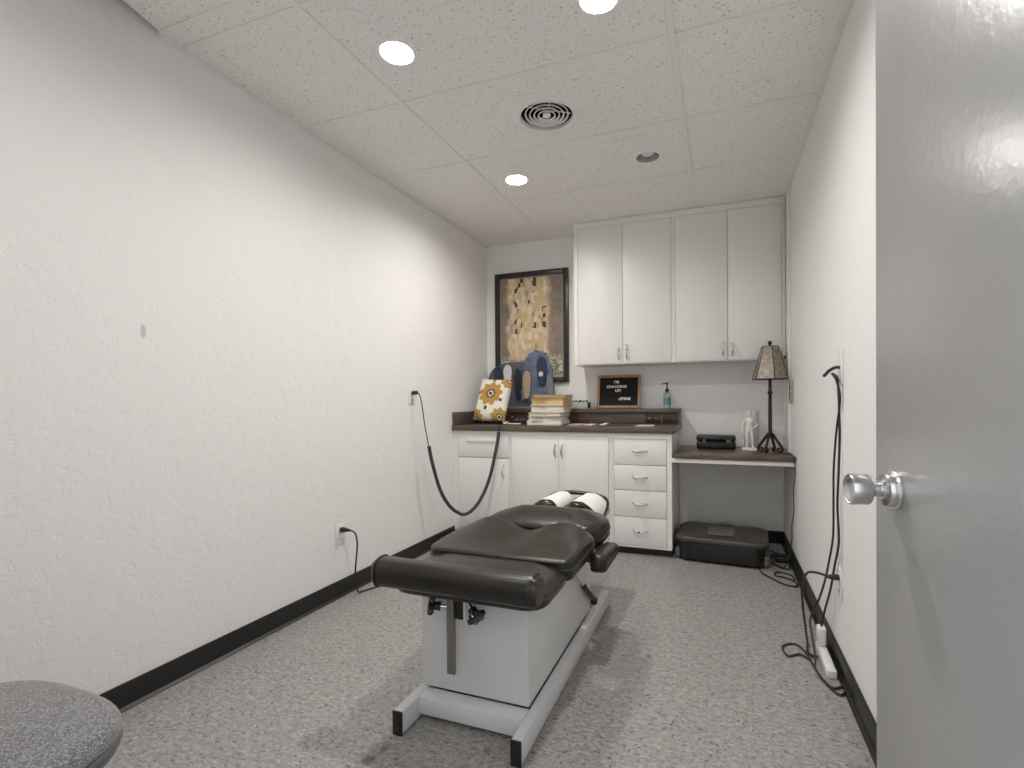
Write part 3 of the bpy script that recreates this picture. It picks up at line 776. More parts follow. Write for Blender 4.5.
# adjustment bar, bracket and knobs
m = MB(); m.box((-.850, 1.425, .182), (-.824, 1.433, .50), .002); m.box((-.825, 1.420, .182), (-.8215, 1.437, .50), .001)
m.build('height_bar', M['bar'], T)
m = MB(); m.box((-.945, 1.470, .335), (-.790, 1.4995, .445), .003); m.box((-.785, 1.42, .36), (-.777, 1.4995, .44), .002)
br = m.build('clamp_bracket', M['grey_metal'], T)
m = MB(); m.box((-.82, 1.43, .365), (-.787, 1.4698, .435), .004); m.build('clamp_block', M['dark_metal'], br)
for x0 in (-.985, -.675): box1('roll_tab', (x0, 1.38, .455), (x0+.033, 1.41, .492), M['dark_metal'], T, .002)
def star_knob(c, ax):
    c = Vector(c); ax = Vector(ax).normalized(); u = ax.orthogonal().normalized(); w = ax.cross(u)
    m = MB(); n = 48
    def ring(h, s_): return [m.bm.verts.new(c+ax*h+(u*math.cos(2*PI*k/n)+w*math.sin(2*PI*k/n))*s_*(.027+.005*math.cos(6*2*PI*k/n))) for k in range(n)]
    R = [ring(0, .85), ring(.003, 1), ring(.015, 1), ring(.018, .85)]
    for a, b in zip(R, R[1:]):
        for k in range(n): m.bm.faces.new((a[k], a[(k+1) % n], b[(k+1) % n], b[k]))
    m.bm.faces.new(R[0][::-1]); m.bm.faces.new(R[-1])
    m.lathe([(.015, -.022), (.013, -.001)], c, ax, 16)
    k_ = m.build('star_knob', M['blackplastic'], T)
    m = MB(); m.lathe([(.0055, -.05), (.0055, -.02)], c, ax, 12); m.build('bolt', M['chrome'], k_)
star_knob((-.893, 1.42, .404), (-1, -.42, .1)); star_knob((-.733, 1.405, .402), (.75, -.45, -.55))

# ------------------------------------------------------------------ swivel chair in the lower left
SX, SY = -1.326, .420
T2 = thing('swivel_chair', 'grey tweed swivel chair seat on dark plastic shell beside the left wall', 'chair', (SX, SY, 0))
def sell(a, b, n=3., K=72):
    out = []
    for k in range(K):
        t_ = 2*PI*k/K; c_, s_ = math.cos(t_), math.sin(t_)
        out.append((SX+a*abs(c_)**(2/n)*math.copysign(1, c_), SY+b*abs(s_)**(2/n)*math.copysign(1, s_)))
    return out
m = MB(); m.cushion(sell(.262, .262), .422, lambda x, y: .462, .030, .014, seg=7, rings=12, rb=.01); m.build('seat', M['tweed'], T2, angle=80)
m = MB(); prev = None; R = []
for s_, z in ((.256, .424), (.262, .420), (.263, .412), (.258, .397), (.235, .378), (.19, .362), (.15, .352)):
    R.append([m.bm.verts.new((x, y, z)) for x, y in sell(s_, s_)])
for a, b in zip(R, R[1:]):
    for k in range(72): m.bm.faces.new((a[k], a[(k+1) % 72], b[(k+1) % 72], b[k]))
m.bm.faces.new(R[0]); m.bm.faces.new(R[-1][::-1]); m.build('seat_shell', M['shell'], T2, angle=60)
m = MB(); m.box((SX-.10, SY-.12, .318), (SX+.10, SY+.12, .352), .015, 3)
m.lathe([(.03, 0), (.045, .006), (.05, .03), (.045, .055), (.03, .06)], (SX+.075, SY+.02, .325), (1, .2, 0), 24); m.build('tilt_mechanism', M['shell'], T2)
m = MB(); m.lathe([(.025, .10), (.025, .22), (.016, .221), (.016, .33)], (SX, SY, 0), (0, 0, 1), 24); m.build('gas_column', M['blackplastic'], T2)
for k in range(5):
    a = .5+2*PI*k/5; d = V(math.cos(a), math.sin(a), 0); ctr = V(SX, SY, 0)
    m = MB(); m.tube([ctr+d*.0+V(0, 0, .115), ctr+d*.10+V(0, 0, .11), ctr+d*.20+V(0, 0, .092), ctr+d*.245+V(0, 0, .08)], [.03, .026, .02, .016], 10, 4); lg = m.build('base_leg', M['blackplastic'], T2)
    q = ctr+d*.235; sd = V(-d.y, d.x, 0)
    m = MB()
    for s_ in (-1, 1): m.lathe([(.018, -.007), (.0255, -.005), (.0255, .005), (.018, .007)], q+sd*s_*.012+V(0, 0, .0262), sd, 20)
    m.tube([q+V(0, 0, .035), q+V(0, 0, .085)], .006, 8, 0); m.build('caster', M['blackplastic'], lg)

# ------------------------------------------------------------------ framed print
t = thing('framed_print', 'large framed print of gold and brown mosaic patches on the back wall', 'picture', (-1.554, YB-.02, 1.724))
x0, x1, z0, z1, w = -1.897, -1.211, 1.235, 2.213, .046
m = MB(); yf, yb = YB-.034, YB-.004
for a, b in (((x0, yf, z0), (x0+w, yb, z1)), ((x1-w, yf, z0), (x1, yb, z1)), ((x0+w, yf, z0), (x1-w, yb, z0+w)), ((x0+w, yf, z1-w), (x1-w, yb, z1))): m.box(a, b, .004)
m.build('frame', M['frame'], t)
box1('print', (x0+w-.004, YB-.016, z0+w-.004), (x1-w+.004, YB-.006, z1-w+.004), M['print'], t, 0)
m = MB(); ly = YB-.019
for a, b in (((x0+w, ly, z0+w), (x0+w+.008, ly+.004, z1-w)), ((x1-w-.008, ly, z0+w), (x1-w, ly+.004, z1-w)), ((x0+w, ly, z0+w), (x1-w, ly+.004, z0+w+.008)), ((x0+w, ly, z1-w-.008), (x1-w, ly+.004, z1-w))): m.box(a, b, 0)
lab(m.build('liner', M['beige'], t), 'pale inner liner strip')

# ------------------------------------------------------------------ insole display board
LZ = 1.010
t = thing('insole_display', 'blue grey arched display board holding shoe insoles on the ledge', 'display board', (-1.62, 4.03, LZ))
pts = [(-1.94, LZ+.012), (-1.41, LZ+.012)]
for k in range(25):
    a = PI*k/24; pts.append((-1.665+.292*abs(math.cos(a))**.8*math.copysign(1, math.cos(a)), LZ+.16+.250*math.sin(a)**.62))
yb0 = 4.030
m = MB(); m.prism([(x, yb0, z) for x, z in pts], (0, .012, 0)); bd = m.build('board', M['slate'], t, smooth=False)
# cloud-shaped blue topper
tp = [(-1.60, 1.345), (-1.585, 1.40), (-1.60, 1.43), (-1.57, 1.455), (-1.555, 1.49), (-1.52, 1.495), (-1.495, 1.522), (-1.46, 1.505), (-1.43, 1.505), (-1.415, 1.475), (-1.385, 1.46), (-1.375, 1.42), (-1.35, 1.38), (-1.34, 1.30), (-1.328, 1.22), (-1.325, 1.10), (-1.36, 1.05), (-1.44, 1.03), (-1.53, 1.06), (-1.62, 1.12), (-1.615, 1.28)]
m = MB(); m.prism([(x, yb0-.014, z) for x, z in tp], (0, .012, 0)); lab(m.build('topper', M['denim'], t, smooth=False), 'mid blue cloud-edged panel')
box1('foot', (-1.80, 3.962, LZ+.0005), (-1.44, 4.05, LZ+.016), M['greyfoam'], t, .003)
def insole(cx, cz, w, h, mat, tilt=0., y=yb0-.012, lbl=None):
    out = []
    for k in range(28):
        a = 2*PI*k/28; ww = w*(1-.22*math.exp(-((math.sin(a)+.15)/.45)**2)+.05*math.sin(a))
        x, z = ww*math.cos(a)*.5, h*.5*math.sin(a)
        out.append((cx+x*math.cos(tilt)-z*math.sin(tilt), y, cz+x*math.sin(tilt)+z*math.cos(tilt)))
    m = MB(); m.prism(out, (0, -.012, 0)); o = m.build('insole', M[mat], t)
    if lbl: lab(o, lbl)
    return o
insole(-1.845, 1.30, .085, .17, 'navy', .05, lbl='navy insole'); insole(-1.752, 1.30, .088, .19, 'white_foam', 0, lbl='white insole')
insole(-1.655, 1.22, .075, .28, 'black_foam', .02, lbl='black insole'); insole(-1.565, 1.215, .082, .245, 'tan', 0, y=yb0-.027, lbl='tan cork insole')
i6 = insole(-1.430, 1.330, .10, .25, 'navy', 0, y=yb0-.027, lbl='long navy insole with a round white mark'); insole(-1.352, 1.20, .06, .17, 'greyfoam', .1, y=yb0-.027, lbl='grey insole')
insole(-1.60, 1.13, .06, .1, 'denim', .1)
m = MB(); m.lathe([(.021, 0), (.021, .002)], (-1.435, yb0-.039, 1.305), (0, -1, 0), 24); m.build('round_mark', M['white_foam'], i6)

# ------------------------------------------------------------------ flower pillow
def pillow():
    w, h, th = .29, .385, .11
    c = V(-1.757, 3.72, CT1+.195); lean = math.radians(24); roll = math.radians(-2.5)
    R = Matrix.Rotation(-lean, 3, 'X') @ Matrix.Rotation(-roll, 3, 'Y')
    nu, nv = 72, 90
    bm = bmesh.new(); grid = {}
    def flower(u, v, cx, cy, r):
        du, dv = (u-cx)*w, (v-cy)*h; d = math.hypot(du, dv)/r; a = math.atan2(dv, du)
        edge = .74+.26*(1-abs(((a*9/(2*PI)+.3) % 1)*2-1)**1.3)
        if d > edge: return 0
        if d < .13 or .26 < d < .36: return 2
        if .13 <= d <= .26 and r > .06: return 0 if math.cos(8*a) > 0 else 1
        return 1
    def mat_at(u, v):
        for f in ((.47, .60, .110), (.86, .08, .085), (.10, .06, .075), (.97, .95, .085)):
            k = flower(u, v, *f)
            if k:
                if f[2] < .09 and k == 2 and math.hypot((u-f[0])*w, (v-f[1])*h) > .03: return 1
                return k
        for (cx, cy, rx, ry) in ((.47, .93, .045, .04), (.10, .62, .04, .045), (.40, .27, .045, .05), (.82, .46, .035, .04), (1.0, .80, .08, .035), (.72, .96, .05, .03)):
            if ((u-cx)/rx)**2+((v-cy)/ry)**2 < 1: return 2
        return 0
    sides = []
    for side in (-1, 1):
        g = {}
        for i in range(nu+1):
            for j in range(nv+1):
                if (i in (0, nu) or j in (0, nv)) and side == 1: g[i, j] = sides[0][i, j]; continue
                u, v = i/nu, j/nv; a, b = 2*u-1, 2*v-1
                pin = 1-.05*(1-a*a)**.5*0
                x = a*w/2*(1-.06*(1-b*b)*abs(a)**3); z = b*h/2*(1-.05*(1-a*a)*abs(b)**3)
                t_ = th/2*max(0, (1-a**4))**.55*max(0, (1-b**4))**.55
                t_ *= 1+.05*math.sin(6*u+3*v)
                g[i, j] = bm.verts.new(R @ V(x, side*t_, z) + c)
        sides.append(g)
        for i in range(nu):
            for j in range(nv):
                q = (g[i, j], g[i+1, j], g[i+1, j+1], g[i, j+1])
                f = bm.faces.new(q if side == -1 else q[::-1])
                f.material_index = mat_at((i+.5)/nu, (j+.5)/nv)
    m = MB(); m.bm.free(); m.bm = bm
    return m.build('throw_pillow', [M['pil_w'], M['pil_o'], M['pil_d']], loc=(-1.75, 3.66, CT1), angle=80)
tag(pillow(), 'cream throw pillow with ochre and brown flowers propped on the counter', 'pillow')

# ------------------------------------------------------------------ pile of folders and paper
def sheaf(name, label, cat, x0, x1, y0, y1, z0, z1, rot, mats, folder=True, layers=4):
    cx, cy = (x0+x1)/2, (y0+y1)/2
    t = thing(name, label, cat, (cx, cy, z0), 'folders and papers piled on the counter')
    R = Matrix.Rotation(rot, 3, 'Z')
    def slab(nm, a, b, mt, bev):
        m = MB(); vs = m.box(a, b, bev)
        for v in vs:
            p = v.co-V(cx, cy, 0); v.co = R @ p + V(cx, cy, 0)
        return m.build(nm, mt, t)
    h = z1-z0
    if folder:
        slab('back_cover', (x0, y0, z0+.0005), (x1, y1, z0+.003), M[mats[0]], .0008)
        m = MB()
        for k in range(layers):
            a = z0+.003+(h-.0065)*k/layers; b = z0+.003+(h-.0065)*(k+1)/layers-.0006
            j1, j2 = random.uniform(0, .008), random.uniform(0, .012)
            vs = m.box((x0+.006+j1, y0+.006+j2, a), (x1-.006-j2*.5, y1-.004, b), .0008)
            for v in vs: p = v.co-V(cx, cy, 0); v.co = R @ p + V(cx, cy, 0)
        m.build('papers', M[mats[1]], t)
        slab('front_cover', (x0+.003, y0+.004, z1-.003), (x1-.002, y1, z1-.0004), M[mats[0]], .0008)
        slab('tab', (x0+.04, y0-.012, z0+.0006), (x0+.13, y0+.004, z0+.0018), M[mats[0]], 0)
    else:
        m = MB()
        for k in range(layers):
            a = z0+.0005+(h-.001)*k/layers; b = z0+.0005+(h-.001)*(k+1)/layers-.0006
            j1, j2 = random.uniform(-.004, .006), random.uniform(-.004, .008)
            vs = m.box((x0+j1, y0+j2, a), (x1+j1, y1+j2, b), .0008)
            for v in vs: p = v.co-V(cx, cy, 0); v.co = R @ p + V(cx, cy, 0)
        m.build('papers', M[mats[0]], t)
    return t
zz = CT1
pile = [('paper_stack', 'white paper stack at the very bottom of the folder pile', 'papers', .032, 0., 0, ('paper',), False, 5, 0),
        ('paper_folder', 'cream folder second from the bottom of the folder pile', 'folder', .034, .02, 0, ('cream', 'paper'), True, 5, .002),
        ('paper_folder', 'thick tan folder whose corner juts left from mid pile', 'folder', .030, -.05, .006, ('manila2', 'cream'), True, 4, -.004),
        ('paper_folder', 'cream folder packed with white sheets above the tan folder', 'folder', .050, .03, .018, ('cream', 'paper'), True, 6, .008),
        ('paper_folder', 'thick manila folder near the top of the pile', 'folder', .062, -.02, .022, ('manila', 'manila2'), True, 3, .012),
        ('paper_folder', 'thin manila folder topmost on the pile', 'folder', .024, .03, .034, ('manila', 'manila2'), True, 2, .012)]
for nm, lb, ct, h, rot, dx, mats, fol, lay, dy in pile:
    sheaf(nm, lb, ct, -1.412+dx, -1.135+dx, 3.60+dy, 3.84+dy, zz, zz+h, rot, mats, fol, lay); zz += h+.0004

# loose things on the counter
m = MB(); m.box((-1.085, 3.60, CT1+.0004), (-.985, 3.83, CT1+.004), .001); tag(m.build('paper_pad', M['pink'], loc=(-1.0, 3.70, CT1)), 'pink paper pad flat on the counter beside the folders', 'paper')
m = MB(); m.box((-.965, 3.62, CT1+.0004), (-.905, 3.83, CT1+.003), .001); tag(m.build('paper_slip', M['paper'], loc=(-.93, 3.75, CT1)), 'white paper slip on the counter right of the pink pad', 'paper')
m = MB()
pts = [V(-.835, 3.70, CT1+.006)+V(.028*math.cos(k*1.3)*(1-.06*k), .05*math.sin(k*1.7), .0015*k) for k in range(6)]
m.box((-.858, 3.68, CT1+.0004), (-.812, 3.76, CT1+.006), .002); m.box((-.834, 3.715, CT1+.0055), (-.80, 3.78, CT1+.013), .003)
tag(m.build('tissue_wad', M['paper'], loc=(-.835, 3.72, CT1)), 'small crumpled white wrapper on the counter below the letter board', 'wrapper')
m = MB(); m.box((-.575, 3.58, CT1+.0004), (-.45, 3.75, CT1+.0028), .001); tag(m.build('paper_sheet', M['cream'], loc=(-.51, 3.66, CT1)), 'small cream sheet on the counter in front of the brown outlet', 'paper')

# hand massager with hose (cord from the high outlet to the counter)
t = thing('hose_cord', 'dark cord in a grey foam hose looping from wall outlet to counter', 'cord', (XL, 2.90, 1.115))
m = MB(); m.tube([(XL+.012, 2.90, 1.138), (XL+.045, 2.902, 1.140)], .014, 10, 0); m.tube([(XL+.03, 2.901, 1.140), (XL+.06, 2.905, 1.130), (-1.915, 2.915, 1.06), (-1.905, 2.93, .93), (-1.892, 2.95, .80), (-1.888, 2.956, .765)], .0038, 6, 5); m.build('plug_lead', M['cord'], t)
m = MB(); m.tube([(-1.888, 2.956, .77), (-1.877, 2.98, .65), (-1.855, 3.04, .46), (-1.825, 3.11, .335), (-1.79, 3.18, .268), (-1.755, 3.22, .252), (-1.71, 3.27, .285), (-1.665, 3.32, .37), (-1.625, 3.365, .50), (-1.598, 3.395, .65), (-1.578, 3.415, .78), (-1.572, 3.420, .845)], .0125, 10, 5); m.build('foam_hose', M['foam'], t)
m = MB(); m.tube([(-1.572, 3.420, .84), (-1.568, 3.418, .885), (-1.565, 3.428, .902), (-1.56, 3.46, CT1+.006), (-1.565, 3.55, CT1+.006), (-1.58, 3.62, CT1+.008), (-1.55, 3.67, CT1+.02)], .0045, 6, 5); m.build('counter_lead', M['cord'], t)
t = thing('hand_massager', 'dark knobbly hand massager lying on the counter between pillow and folders', 'massager', (-1.53, 3.72, CT1))
m = MB(); m.tube([(-1.555, 3.675, CT1+.024), (-1.54, 3.685, CT1+.028), (-1.51, 3.70, CT1+.026), (-1.455, 3.73, CT1+.026)], [.018, .024, .022, .02], 12, 4); m.build('body', M['blackplastic'], t)
for k in range(4):
    x = -1.57+k*.04; m = MB(); m.lathe([(.0, -.014), (.012, -.010), (.016, 0), (.012, .010), (.0, .014)], (x, 3.685+k*.015, CT1+.050-.003*k), (0, 0, 1), 12); m.build('massage_node', M['outlet_brown'], t)
m = MB(); m.tube([(-1.60, 3.66, CT1+.02), (-1.625, 3.63, CT1+.012), (-1.60, 3.60, CT1+.008), (-1.56, 3.62, CT1+.007), (-1.52, 3.60, CT1+.007), (-1.48, 3.63, CT1+.007)], .005, 6, 4); lab(m.build('lead', M['plate'], t), 'white coiled lead')

# green tray on the ledge
t = thing('pale_green_tray', 'pale green little box of dark clips on the ledge', 'box', (-1.085, 4.0, LZ))
m = MB()
gx0, gx1, gy0, gy1, gz = -1.165, -1.018, 3.96, 4.05, LZ
m.box((gx0, gy0, gz+.0005), (gx1, gy1, gz+.005), .001)
for a, b in (((gx0, gy0, gz+.004), (gx1, gy0+.004, gz+.052)), ((gx0, gy1-.004, gz+.004), (gx1, gy1, gz+.052)), ((gx0, gy0, gz+.004), (gx0+.004, gy1, gz+.052)), ((gx1-.004, gy0, gz+.004), (gx1, gy1, gz+.052))): m.box(a, b, .001)
m.build('tray', M['green'], t)
box1('end_panel', (gx1-.001, gy0+.002, gz+.006), (gx1+.003, gy1-.002, gz+.054), M['dark_metal'], t, .001)
for k in range(6):
    x = -1.15+k*.022; m = MB(); m.lathe([(.0, -.008), (.009, -.004), (.010, .004), (.0, .010)], (x, 3.99+.012*(k % 3), gz+.058+.004*(k % 2)), (random.uniform(-.4, .4), .3, 1), 10)
    m.tube([(x-.006, 3.99+.012*(k % 3), gz+.01), (x, 3.99+.012*(k % 3), gz+.056)], .004, 6, 0); m.build('clip', M['dark_metal'], t)

# letter board
t = thing('letter_board', 'oak framed black felt letter board with white letters on the ledge', 'letter board', (-.774, 4.02, LZ))
lw, lh, lt = .352, .272, .02
tilt = math.radians(11)
RB = Matrix.Rotation(-tilt, 3, 'X'); oB_ = V(-.774, 3.985, LZ+.0045)
def lb(name, boxes, mat, par, bev=.002):
    m = MB()
    for a, b in boxes:
        vs = m.box(a, b, bev)
        for v in vs: v.co = RB @ v.co + oB_
    return m.build(name, mat, par)
fw_ = .02
lb('frame', [((-lw/2, 0, 0), (-lw/2+fw_, lt, lh)), ((lw/2-fw_, 0, 0), (lw/2, lt, lh)), ((-lw/2+fw_, 0, 0), (lw/2-fw_, lt, fw_)), ((-lw/2+fw_, 0, lh-fw_), (lw/2-fw_, lt, lh))], M['lb_wood'], t)
felt = lb('felt_panel', [((-lw/2+fw_-.001, .008, fw_-.001), (lw/2-fw_+.001, .016, lh-fw_+.001))], M['felt'], t, 0)
for body, x, z, sz in (("I'M", .0-.018, .206, .030), ('CRACKING', -.018, .168, .030), ('UP!', -.004, .134, .030), ('-SPINE', .048, .066, .032)):
    cu = bpy.data.curves.new('lettering', 'FONT'); cu.body = body; cu.size = sz; cu.extrude = .0012; cu.align_x = 'CENTER'; cu.offset = .0008; cu.space_character = 1.12
    tmp = bpy.data.objects.new('lettering', cu); COL.objects.link(tmp); bpy.context.view_layer.update()
    me = bpy.data.meshes.new_from_object(tmp.evaluated_get(bpy.context.evaluated_depsgraph_get())); bpy.data.objects.remove(tmp)
    me.materials.clear(); me.materials.append(M['letter'])
    o = bpy.data.objects.new('lettering', me); COL.objects.link(o)
    o.parent = felt; o.matrix_local = Matrix.Translation(RB @ V(x, .0068, z)+oB_-t.location) @ (RB @ Matrix.Rotation(PI/2, 3, 'X')).to_4x4()

# pump bottle
t = thing('pump_bottle', 'clear hand sanitizer pump bottle with dark pump on the ledge', 'bottle', (-.39, 4.01, LZ))
m = MB(); m.lathe([(.024, .0005), (.028, .005), (.028, .10), (.025, .115), (.012, .125), (.012, .135)], (-.39, 4.01, LZ), (0, 0, 1), 24); bt = m.build('bottle_body', M['gel'], t)
m = MB(); m.lathe([(.0285, .028), (.0286, .03), (.0286, .085), (.0285, .087)], (-.39, 4.01, LZ), (0, 0, 1), 24, caps=False); lab(m.build('label_band', M['teal'], bt), 'teal and pale wrap label')
m = MB(); m.lathe([(.014, .13), (.015, .135), (.015, .15), (.006, .154), (.005, .188), (.010, .19), (.010, .20), (.004, .203)], (-.39, 4.01, LZ), (0, 0, 1), 20)
m.tube([(-.39, 4.01, LZ+.196), (-.405, 3.995, LZ+.196), (-.422, 3.978, LZ+.190)], .0045, 8, 3); m.build('pump', M['blackplastic'], t)

# ------------------------------------------------------------------ desk things
t = thing('black_case', 'flat black plastic case with folding handle on the desk', 'case', (-.03, 3.93, DZ))
m = MB(); m.box((-.165, 3.85, DZ+.001), (.105, 4.03, DZ+.055), .012, 3); m.build('case_bottom', M['blackplastic'], t)
m = MB(); m.box((-.167, 3.848, DZ+.057), (.107, 4.032, DZ+.098), .016, 3); m.build('case_lid', M['blackplastic'], t)
m = MB(); m.tube([(-.085, 3.849, DZ+.052), (-.085, 3.826, DZ+.050), (-.075, 3.818, DZ+.048), (.015, 3.818, DZ+.048), (.025, 3.826, DZ+.050), (.025, 3.849, DZ+.052)], .006, 8, 3); m.build('handle', M['dark_metal'], t)
for a, b in ((-.12, -.10), (.04, .075)): box1('latch', (a, 3.843, DZ+.045), (b, 3.85, DZ+.07), M['badge'], t, .002)

t = thing('paper_towel_roll', 'white paper towel roll standing behind the white figurine', 'paper roll', (.215, 3.95, DZ))
m = MB(); m.lathe([(.020, .001), (.050, .001), (.052, .004), (.052, .276), (.050, .28), (.021, .28), (.020, .27)], (.215, 3.95, DZ), (0, 0, 1), 40); m.build('sheets', M['towel'], t)
m = MB(); m.lathe([(.0195, .002), (.0195, .279), (.0175, .279), (.0175, .002)], (.215, 3.95, DZ), (0, 0, 1), 24, caps=False); lab(m.build('cardboard_core', M['tan'], t), 'brown cardboard core')

# figurine: standing man model, one hand on the hip
t = thing('figurine', 'white standing human figurine on a small base in front of the paper roll', 'figurine', (.195, 3.83, DZ))
def skin_figure(parent, base, s):
    B = Vector(base)
    J = {'pelvis': (0, 0, .52, .064), 'waist': (.004, 0, .60, .058), 'chest': (.0, .0, .70, .070), 'shou': (0, .004, .775, .046), 'neck': (0, -.002, .845, .022), 'headl': (0, -.008, .90, .046), 'headt': (0, -.004, .965, .040),
         'lh': (-.052, 0, .49, .052), 'lk': (-.062, -.012, .27, .036), 'la': (-.06, .008, .06, .024), 'lf': (-.066, -.06, .03, .020),
         'rh': (.052, 0, .49, .052), 'rk': (.075, -.022, .275, .036), 'ra': (.082, .01, .06, .024), 'rf': (.105, -.05, .03, .020),
         'ls': (-.112, 0, .765, .030), 'le': (-.165, .01, .63, .026), 'lw': (-.172, -.02, .49, .018), 'lm': (-.170, -.03, .455, .019),
         'rs': (.112, 0, .765, .030), 're': (.205, .035, .645, .026), 'rw': (.115, -.035, .56, .018), 'rm': (.088, -.052, .545, .018)}
    E_ = [('pelvis', 'waist'), ('waist', 'chest'), ('chest', 'shou'), ('shou', 'neck'), ('neck', 'headl'), ('headl', 'headt'), ('pelvis', 'lh'), ('lh', 'lk'), ('lk', 'la'), ('la', 'lf'), ('pelvis', 'rh'), ('rh', 'rk'), ('rk', 'ra'), ('ra', 'rf'),
          ('shou', 'ls'), ('ls', 'le'), ('le', 'lw'), ('lw', 'lm'), ('shou', 'rs'), ('rs', 're'), ('re', 'rw'), ('rw', 'rm')]
    for hnd, d in (('lm', V(0, -.1, -1)), ('rm', V(-.9, -.2, -.35))):
        d = d.normalized(); sd = d.cross(V(0, 1, .2)).normalized(); o_ = V(*J[hnd][:3])
        for k, (off, ln) in enumerate(((-.018, .034), (-.007, .042), (.004, .044), (.015, .036), (-.026, .02))):
            nm = f'{hnd}{k}'; p = o_+sd*off+d*(ln if k < 4 else .012); J[nm] = (*p, .0065); E_.append((hnd, nm))
    names = list(J); me = bpy.data.meshes.new('figure')
    me.from_pydata([B+V(*J[n][:3])*s-t.location for n in names], [(names.index(a), names.index(b)) for a, b in E_], [])
    o = bpy.data.objects.new('figure', me); COL.objects.link(o); o.parent = parent; me.materials.append(M['plaster'])
    o.modifiers.new('skin', 'SKIN'); sl = me.skin_vertices
    sl = me.skin_vertices[0] if len(me.skin_vertices) else None
    if sl is None:
        bm = bmesh.new(); bm.from_mesh(me); bm.verts.layers.skin.verify(); bm.to_mesh(me); bm.free(); sl = me.skin_vertices[0]
    for i, n in enumerate(names):
        sl.data[i].radius = (J[n][3]*s*(1.4 if J[n][3] > .01 else 1), J[n][3]*s*(1.25 if J[n][3] > .01 else 1)); sl.data[i].use_root = (n == 'pelvis')
    ss = o.modifiers.new('sub', 'SUBSURF'); ss.levels = 2; ss.render_levels = 2
    return o
fg = skin_figure(t, (.195, 3.83, DZ+.012), .262)
hb = V(.195, 3.83, DZ+.012)+V(0, -.006, .925)*.262
m = MB(); m.lathe([(.0, -.021), (.010, -.016), (.0150, 0), (.0145, .010), (.009, .0185), (.0, .021)], hb, (0, .05, 1), 18)
m.lathe([(.0, -.003), (.0022, 0), (.0, .006)], hb+V(0, -.0150, -.002), (0, -.3, 1), 8)
for s_ in (-1, 1): m.lathe([(.0, -.004), (.002, 0), (.0, .004)], hb+V(s_*.0150, .001, 0), (0, 0, 1), 8)
m.build('head', M['plaster'], fg)
m = MB(); m.cushion(rrect(.145, .245, 3.80, 3.865, .012), DZ+.0005, DZ+.018, .004, 0, seg=3, rings=3); m.build('plinth', M['plaster'], t)

# table lamp
LX, LY = .317, 3.69
t = thing('table_lamp', 'dark iron table lamp with mica panel shade on the desk corner', 'lamp', (LX, LY, DZ))
m = MB(); m.lathe([(.012, .108), (.024, .113), (.030, .121), (.024, .130), (.012, .138), (.0115, .30), (.0105, .395), (.014, .400), (.017, .408), (.014, .416), (.0105, .421), (.0105, .52), (.013, .525), (.013, .56), (.004, .565), (.004, .72)], (LX, LY, DZ), (0, 0, 1), 20); m.build('stem', M['iron'], t)
for k in range(4):
    a = PI/4+.35+k*PI/2; d = V(math.cos(a), math.sin(a), 0); o_ = V(LX, LY, DZ)
    P = [(.008, .122), (.026, .112), (.046, .086), (.066, .060), (.081, .038), (.084, .020), (.070, .0095), (.055, .012), (.050, .024), (.060, .032), (.067, .025)]
    m = MB(); m.tube([o_+d*r_*.93+V(0, 0, h_) for r_, h_ in P], [.010, .010, .009, .009, .009, .0085, .008, .008, .007, .006, .006], 8, 4); m.build('scroll_foot', M['iron'], t)
# hexagonal shade
zb_, zt_, rb_, rt_ = DZ+.497, DZ+.716, .115, .053
sh = MB(); ph = 0.52-.36+PI/6
ring = lambda r_, z: [V(LX+r_*math.cos(ph+k*PI/3), LY+r_*math.sin(ph+k*PI/3), z) for k in range(6)]
bo, to = ring(rb_, zb_), ring(rt_, zt_); bi, ti = ring(rb_-.004, zb_), ring(rt_-.004, zt_)
for k in range(6):
    j = (k+1) % 6
    sh.quad(bo[k], bo[j], to[j], to[k]); sh.quad(bi[j], bi[k], ti[k], ti[j]); sh.quad(bo[j], bo[k], bi[k], bi[j]); sh.quad(to[k], to[j], ti[j], ti[k])
bmesh.ops.remove_doubles(sh.bm, verts=sh.bm.verts, dist=1e-5)
shade = sh.build('lamp_shade', M['mica'], t, smooth=False)
m = MB()
for k in range(6):
    j = (k+1) % 6
    m.tube([bo[k], to[k]], .0028, 6, 0); m.tube([bo[k], bo[j]], .0032, 6, 0); m.tube([to[k], to[j]], .003, 6, 0)
m.build('shade_edging', M['iron'], shade)
m = MB()
for k in range(3):
    a = ph+k*2*PI/3; m.tube([V(LX, LY, zt_-.004), V(LX+.05*math.cos(a), LY+.05*math.sin(a), zt_-.004)], .002, 6, 0)
m.build('shade_spider', M['iron'], shade)
m = MB(); m.lathe([(.004, .715), (.008, .72), (.006, .727), (.012, .735), (.014, .744), (.011, .753), (.0, .758)], (LX, LY, DZ), (0, 0, 1), 18); m.build('finial', M['iron'], t)
m = MB(); m.tube([(LX+.03, LY-.0, DZ+.006), (LX+.07, LY-.09, DZ+.005), (.425, 3.50, DZ+.006), (.428, 3.440, DZ+.004), (.430, 3.432, DZ-.02), (.433, 3.42, .62), (.425, 3.43, .50), (.430, 3.46, .38), (.424, 3.50, .28), (.428, 3.54, .18), (.418, 3.56, .10), (.40, 3.53, .03), (.37, 3.47, .006)], .0032, 6, 5); m.build('cord', M['cord'], t)

